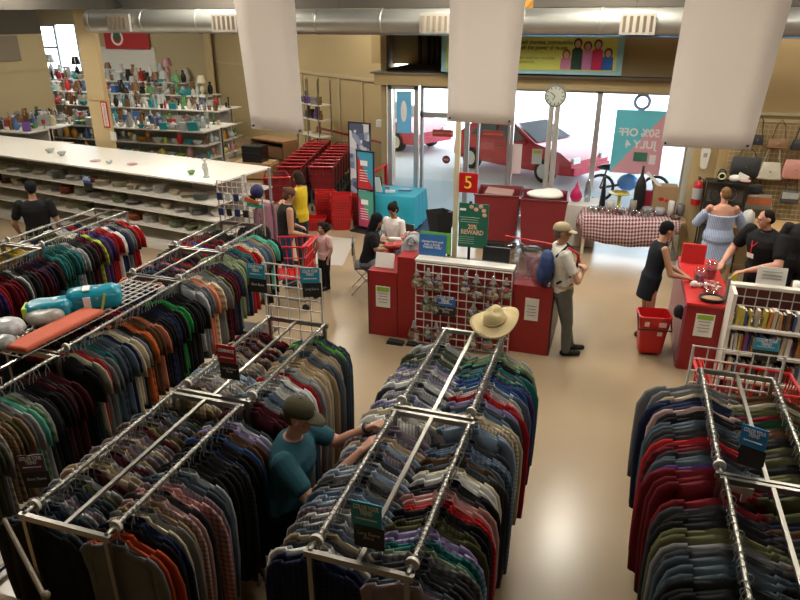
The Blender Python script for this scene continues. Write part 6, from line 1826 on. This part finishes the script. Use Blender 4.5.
# grid panels on rack ends
def end_panel(label, x0, x1, y, z0, z1, m, step=.1):
    t = thing('grid_display', label, 'wire panel', ((x0 + x1) / 2, y, 0))
    g = MB(); w = (x1 - x0) / 2; wire_grid(g, -w, w, z0, z1, step, .0045); g.build('grid', m, t)
    for sx in (-1, 1):
        MB().tube([(sx * w, 0, 0), (sx * w, 0, z1)], .011, 6).build('upright', m, t)
    MB().box((0, 0, .015), (2 * w, .35, .03)).build('foot', M_DARKMETAL, t)
    return t
end_panel('white wire panel closing the shirt rack behind the man in teal', -2.86, -2.31, 4.92, .9, 2.02, M_WIREW)
end_panel('pinkish wire panel hung with small goods behind the T-shirt racks', -4.86, -4.22, 7.38, .8, 2.08, M_WIREP, .075)
end_panel('white wire panel at the book end of the jacket rack', .72, 1.34, 5.0, .9, 1.72, M_WIREW, .1)
rack_sign('teal and black sign card hanging on the outside of the white wire panel', (-2.90, 4.86, 1.86), 0, M_TEAL, 'Short Sleeve', w=.17, post=.01)
rack_sign('teal and black sign card turned aside on the white wire panel', (-2.38, 4.86, 1.88), R(20), M_TEAL, 'Long Sleeve', w=.16, post=.01)
rack_sign('teal sign card reading Long Sleeve Shirts on the centre rack', (-.93, 2.36, 1.74), 0, M_TEAL, 'Long Sleeve\nShirts', w=.155)
s = rack_sign('black sign card with red top on the shirt rack', (-2.44, 3.60, 1.74), 0, M_REDPL, 'Long Sleeve\nShirts', w=.15, big='CLEARANCE')
rack_sign('bright blue sign card tilted on the jacket rack', (.94, 3.72, 1.68), R(-20), mat('bright_blue_print', (.02, .22, .55), .4), '', w=.14)
rack_sign('dark sign card standing low between the lower left racks', (-3.50, 2.78, 1.15), R(25), mat('dim_red_blue_print', (.12, .05, .07), .5), 'Short Sleeve', w=.17, post=.9, big='COLOR YOUR\nTREND')
rack_sign('dark blue sign card at the left picture edge beside the packages', (-4.52, 3.42, 1.80), 0, mat('navy_print', (.01, .035, .10), .5), 'T-Shirts', w=.22)
tag(MB().box((0, 0, 0), (.12, .01, .05), rot=(0, .1, 0)).box((.02, 0, -.03), (.03, .012, .1)).build('price_tag', M_PAPER, loc=(.90, 3.55, 1.52)), 'white paper tag hanging beside the tilted blue sign', 'tag')
# small goods on the pinkish panel
rnd = random.Random(31)
for i in range(9):
    cn = rnd.choice([('navy', (.02, .03, .10)), ('black', (.015, .015, .015)), ('pink', (.45, .25, .28)), ('white', (.5, .5, .5))])
    tag(MB().box((0, 0, -.04), (.07, .02, .09)).tube([(0, 0, .005), (0, .02, .03)], .003, 5).build('packet', PAINT, loc=(-4.80 + (i % 5) * .12, 7.32, 1.93 - (i // 5) * .2), color=cn[1]), '%s packet hanging %s in the %s row of the pinkish wire panel' % (cn[0], ordn(i % 5), ('upper', 'lower')[i // 5]), 'packet', 'packets on the pinkish wire panel')
t = thing('baseball_cap', 'navy cap with orange and teal below hung at the end of the pinkish panel', 'cap', (-4.24, 7.30, 2.0))
MB().ell((0, 0, 0), (.09, .08, .09)).build('crown', mat('navy_cap', (.02, .02, .09), .8), t, smooth=True)
MB().box((-.06, -.04, -.12), (.2, .02, .05), rot=(0, .3, 0)).build('orange_band', mat('orange_band', (.5, .12, .02), .8), t)
MB().box((-.02, -.04, -.17), (.22, .02, .05), rot=(0, .1, 0)).build('teal_band', mat('teal_band', (.03, .3, .22), .8), t)
o = garment_proto('jacket', '')[1][0].copy(); COL.objects.link(o); o.location = (-4.27, 7.5, 1.88); o.rotation_euler = (0, 0, R(75)); o.color = (.26, .12, .16, 1); o.scale = (.6, 1, .72)
tag(o, 'dusty mauve jacket hanging at the end of the T-shirt racks by the headband woman', 'jacket')
o = garment_proto('jacket', '')[2][0].copy(); COL.objects.link(o); o.location = (-4.34, 7.30, 1.64); o.rotation_euler = (0, 0, R(40)); o.color = (.03, .03, .035, 1); o.scale = (.6, 1, .7)
tag(o, 'charcoal jacket turned outwards beside the dusty mauve jacket', 'jacket')
tag(MB().tube([(0, 0, 0), (0, 0, 2.1)], .02).build('metal_pole', M_GREYFRAME, loc=(-4.55, 8.2, 0)), 'thin dark metal pole rising in front of the woman with the headband', 'pole')

# straw hat on the rack end
t = thing('straw_hat', 'cream wide-brimmed straw hat resting on the end of the centre rack', 'hat', (-.80, 5.02, 1.70), R(-15))
t.rotation_euler = (R(18), R(-8), R(-15))
b = MB(); rr = []
for r_, z, wv in ((.001, .098, 0), (.06, .10, 0), (.085, .085, 0), (.095, .03, 0), (.10, .0, 0), (.15, -.005, .012), (.20, .0, .03), (.205, .004, .032), (.15, -.012, .012), (.09, -.006, 0)):
    rr.append([Vector((r_ * math.cos(a), r_ * math.sin(a), z + wv * math.sin(2 * a + .6) + (.0 if r_ > .09 else -.018 * math.cos(2 * a)) * (z > .08))) for a in [2 * PI * i / 32 for i in range(32)]])
b.rings(rr).build('brim_and_crown', M_CREAM, t, smooth=True)
MB().lathe([(.099, .003), (.101, .02), (.097, .028), (.092, .02)], 24).build('hat_band', mat('darker_straw', (.42, .33, .16), .8), t, smooth=True)
# packages lying on the T-shirt rack
t = thing('diaper_pack', 'turquoise plastic pack of diapers lying on the T-shirt rack', 'pack', (-4.30, 4.42, 1.70), R(38))
def soft_pack(w, d, h, material, parent):
    o = MB().box((0, 0, 0), (w, d, h)).build('pack_body', material, parent)
    m1 = o.modifiers.new('round', 'BEVEL'); m1.width = h * .38; m1.segments = 5
    m2 = o.modifiers.new('dense', 'SUBSURF'); m2.levels = 2; m2.render_levels = 2; m2.subdivision_type = 'SIMPLE'
    tx = bpy.data.textures.new('crumple', 'CLOUDS'); tx.noise_scale = .09
    m3 = o.modifiers.new('crumple', 'DISPLACE'); m3.texture = tx; m3.strength = .025; m3.mid_level = .5
    for p in o.data.polygons:
        p.use_smooth = True
    return o
def pack_film():
    m = mat('turquoise_film', (.01, .28, .40), .25)
    nt = m.node_tree; b = nt.nodes['Principled BSDF']
    tc = nt.nodes.new('ShaderNodeTexCoord'); v = nt.nodes.new('ShaderNodeTexVoronoi'); v.inputs['Scale'].default_value = 11
    r = nt.nodes.new('ShaderNodeValToRGB'); e = r.color_ramp.elements
    e[0].position = .18; e[0].color = (.35, .5, .5, 1); e[1].position = .26; e[1].color = (.01, .26, .38, 1)
    nt.links.new(tc.outputs['Object'], v.inputs['Vector']); nt.links.new(v.outputs['Distance'], r.inputs[0]); nt.links.new(r.outputs[0], b.inputs['Base Color'])
    return m
soft_pack(.46, .25, .19, pack_film(), t)
MB().box((-.05, -.136, .0), (.06, .01, .11)).box((-.05, -.03, .104), (.06, .12, .01)).build('white_label', M_INK, t)
MB().box((.08, -.135, .0), (.02, .01, .15), rot=(0, .3, 0)).build('yellow_strip', mat('yellow_strip', (.55, .6, .1), .5), t)
t = thing('diaper_pack', 'second turquoise pack behind, with a lime corner', 'pack', (-4.52, 4.12, 1.69), R(34))
soft_pack(.36, .22, .15, mat('turquoise_film', (0, 0, 0)), t)
MB().box((-.17, -.02, .0), (.04, .16, .1)).build('lime_corner', M_LIME, t)
tag(soft(MB().ell((0, 0, 0), (.17, .12, .06)).ell((.08, .03, .01), (.1, .1, .06)), 'plastic_package', mat('taupe_film', (.30, .27, .24), .35, noise=.2), None, .012, 3), 'beige plastic package between the turquoise pack and the coral cloth', 'package').location = (-4.46, 3.98, 1.67)
tag(soft(MB().ell((0, 0, 0), (.15, .13, .08)).ell((-.06, -.05, .0), (.1, .1, .07)), 'plastic_package', mat('white_film', (.5, .5, .52), .3, noise=.2), None, .012, 3), 'white plastic package beside the dark blue sign card', 'package').location = (-4.56, 3.72, 1.68)
tag(soft(MB().ell((0, 0, 0), (.11, .10, .06)), 'plastic_package', mat('clear_grey_film', (.28, .28, .27), .3, noise=.2), None, .012, 3), 'grey crumpled package at the front of the coral cloth', 'package').location = (-4.40, 3.52, 1.66)
b = MB(); b.box((0, 0, .03), (.24, .80, .05))
o = tag(b.build('folded_cloth', mat('coral_cloth', (.62, .13, .07), .8, noise=.08), loc=(-4.20, 3.86, 1.625), rot=(0, R(-4), R(-4))), 'coral folded cloth lying along the top of the T-shirt rack', 'cloth')
m_ = o.modifiers.new('bev', 'BEVEL'); m_.width = .02; m_.segments = 3
g = MB(); wire_grid(g, -.22, .22, -.8, .8, .08, .004)
t = tag(g.build('wire_tray', M_WIREW, loc=(-4.3, 4.25, 1.618), rot=(R(90), 0, R(-4))), 'wire tray top carrying the packages on the T-shirt rack', 'tray')
# low bits in the lower left corner
t = thing('wall_hook_bar', 'pale bar with a round knob crossing the lower left corner', 'bar', (0, 0, 0))
MB().tube([(-2.78, 1.98, 1.62), (-2.22, 1.66, 1.60)], .012).build('bar', mat('beige_bar', (.20, .16, .11), .5), t)
MB().ell((-2.21, 1.66, 1.61), (.022, .022, .022)).build('knob', mat('beige_bar', (0, 0, 0)), t)
tag(MB().span((-3.5, 1.60, 0), (-2.75, 1.95, 1.10)).build('wooden_crate', M_WOOD), 'light wooden crate top in the lower left corner', 'crate')
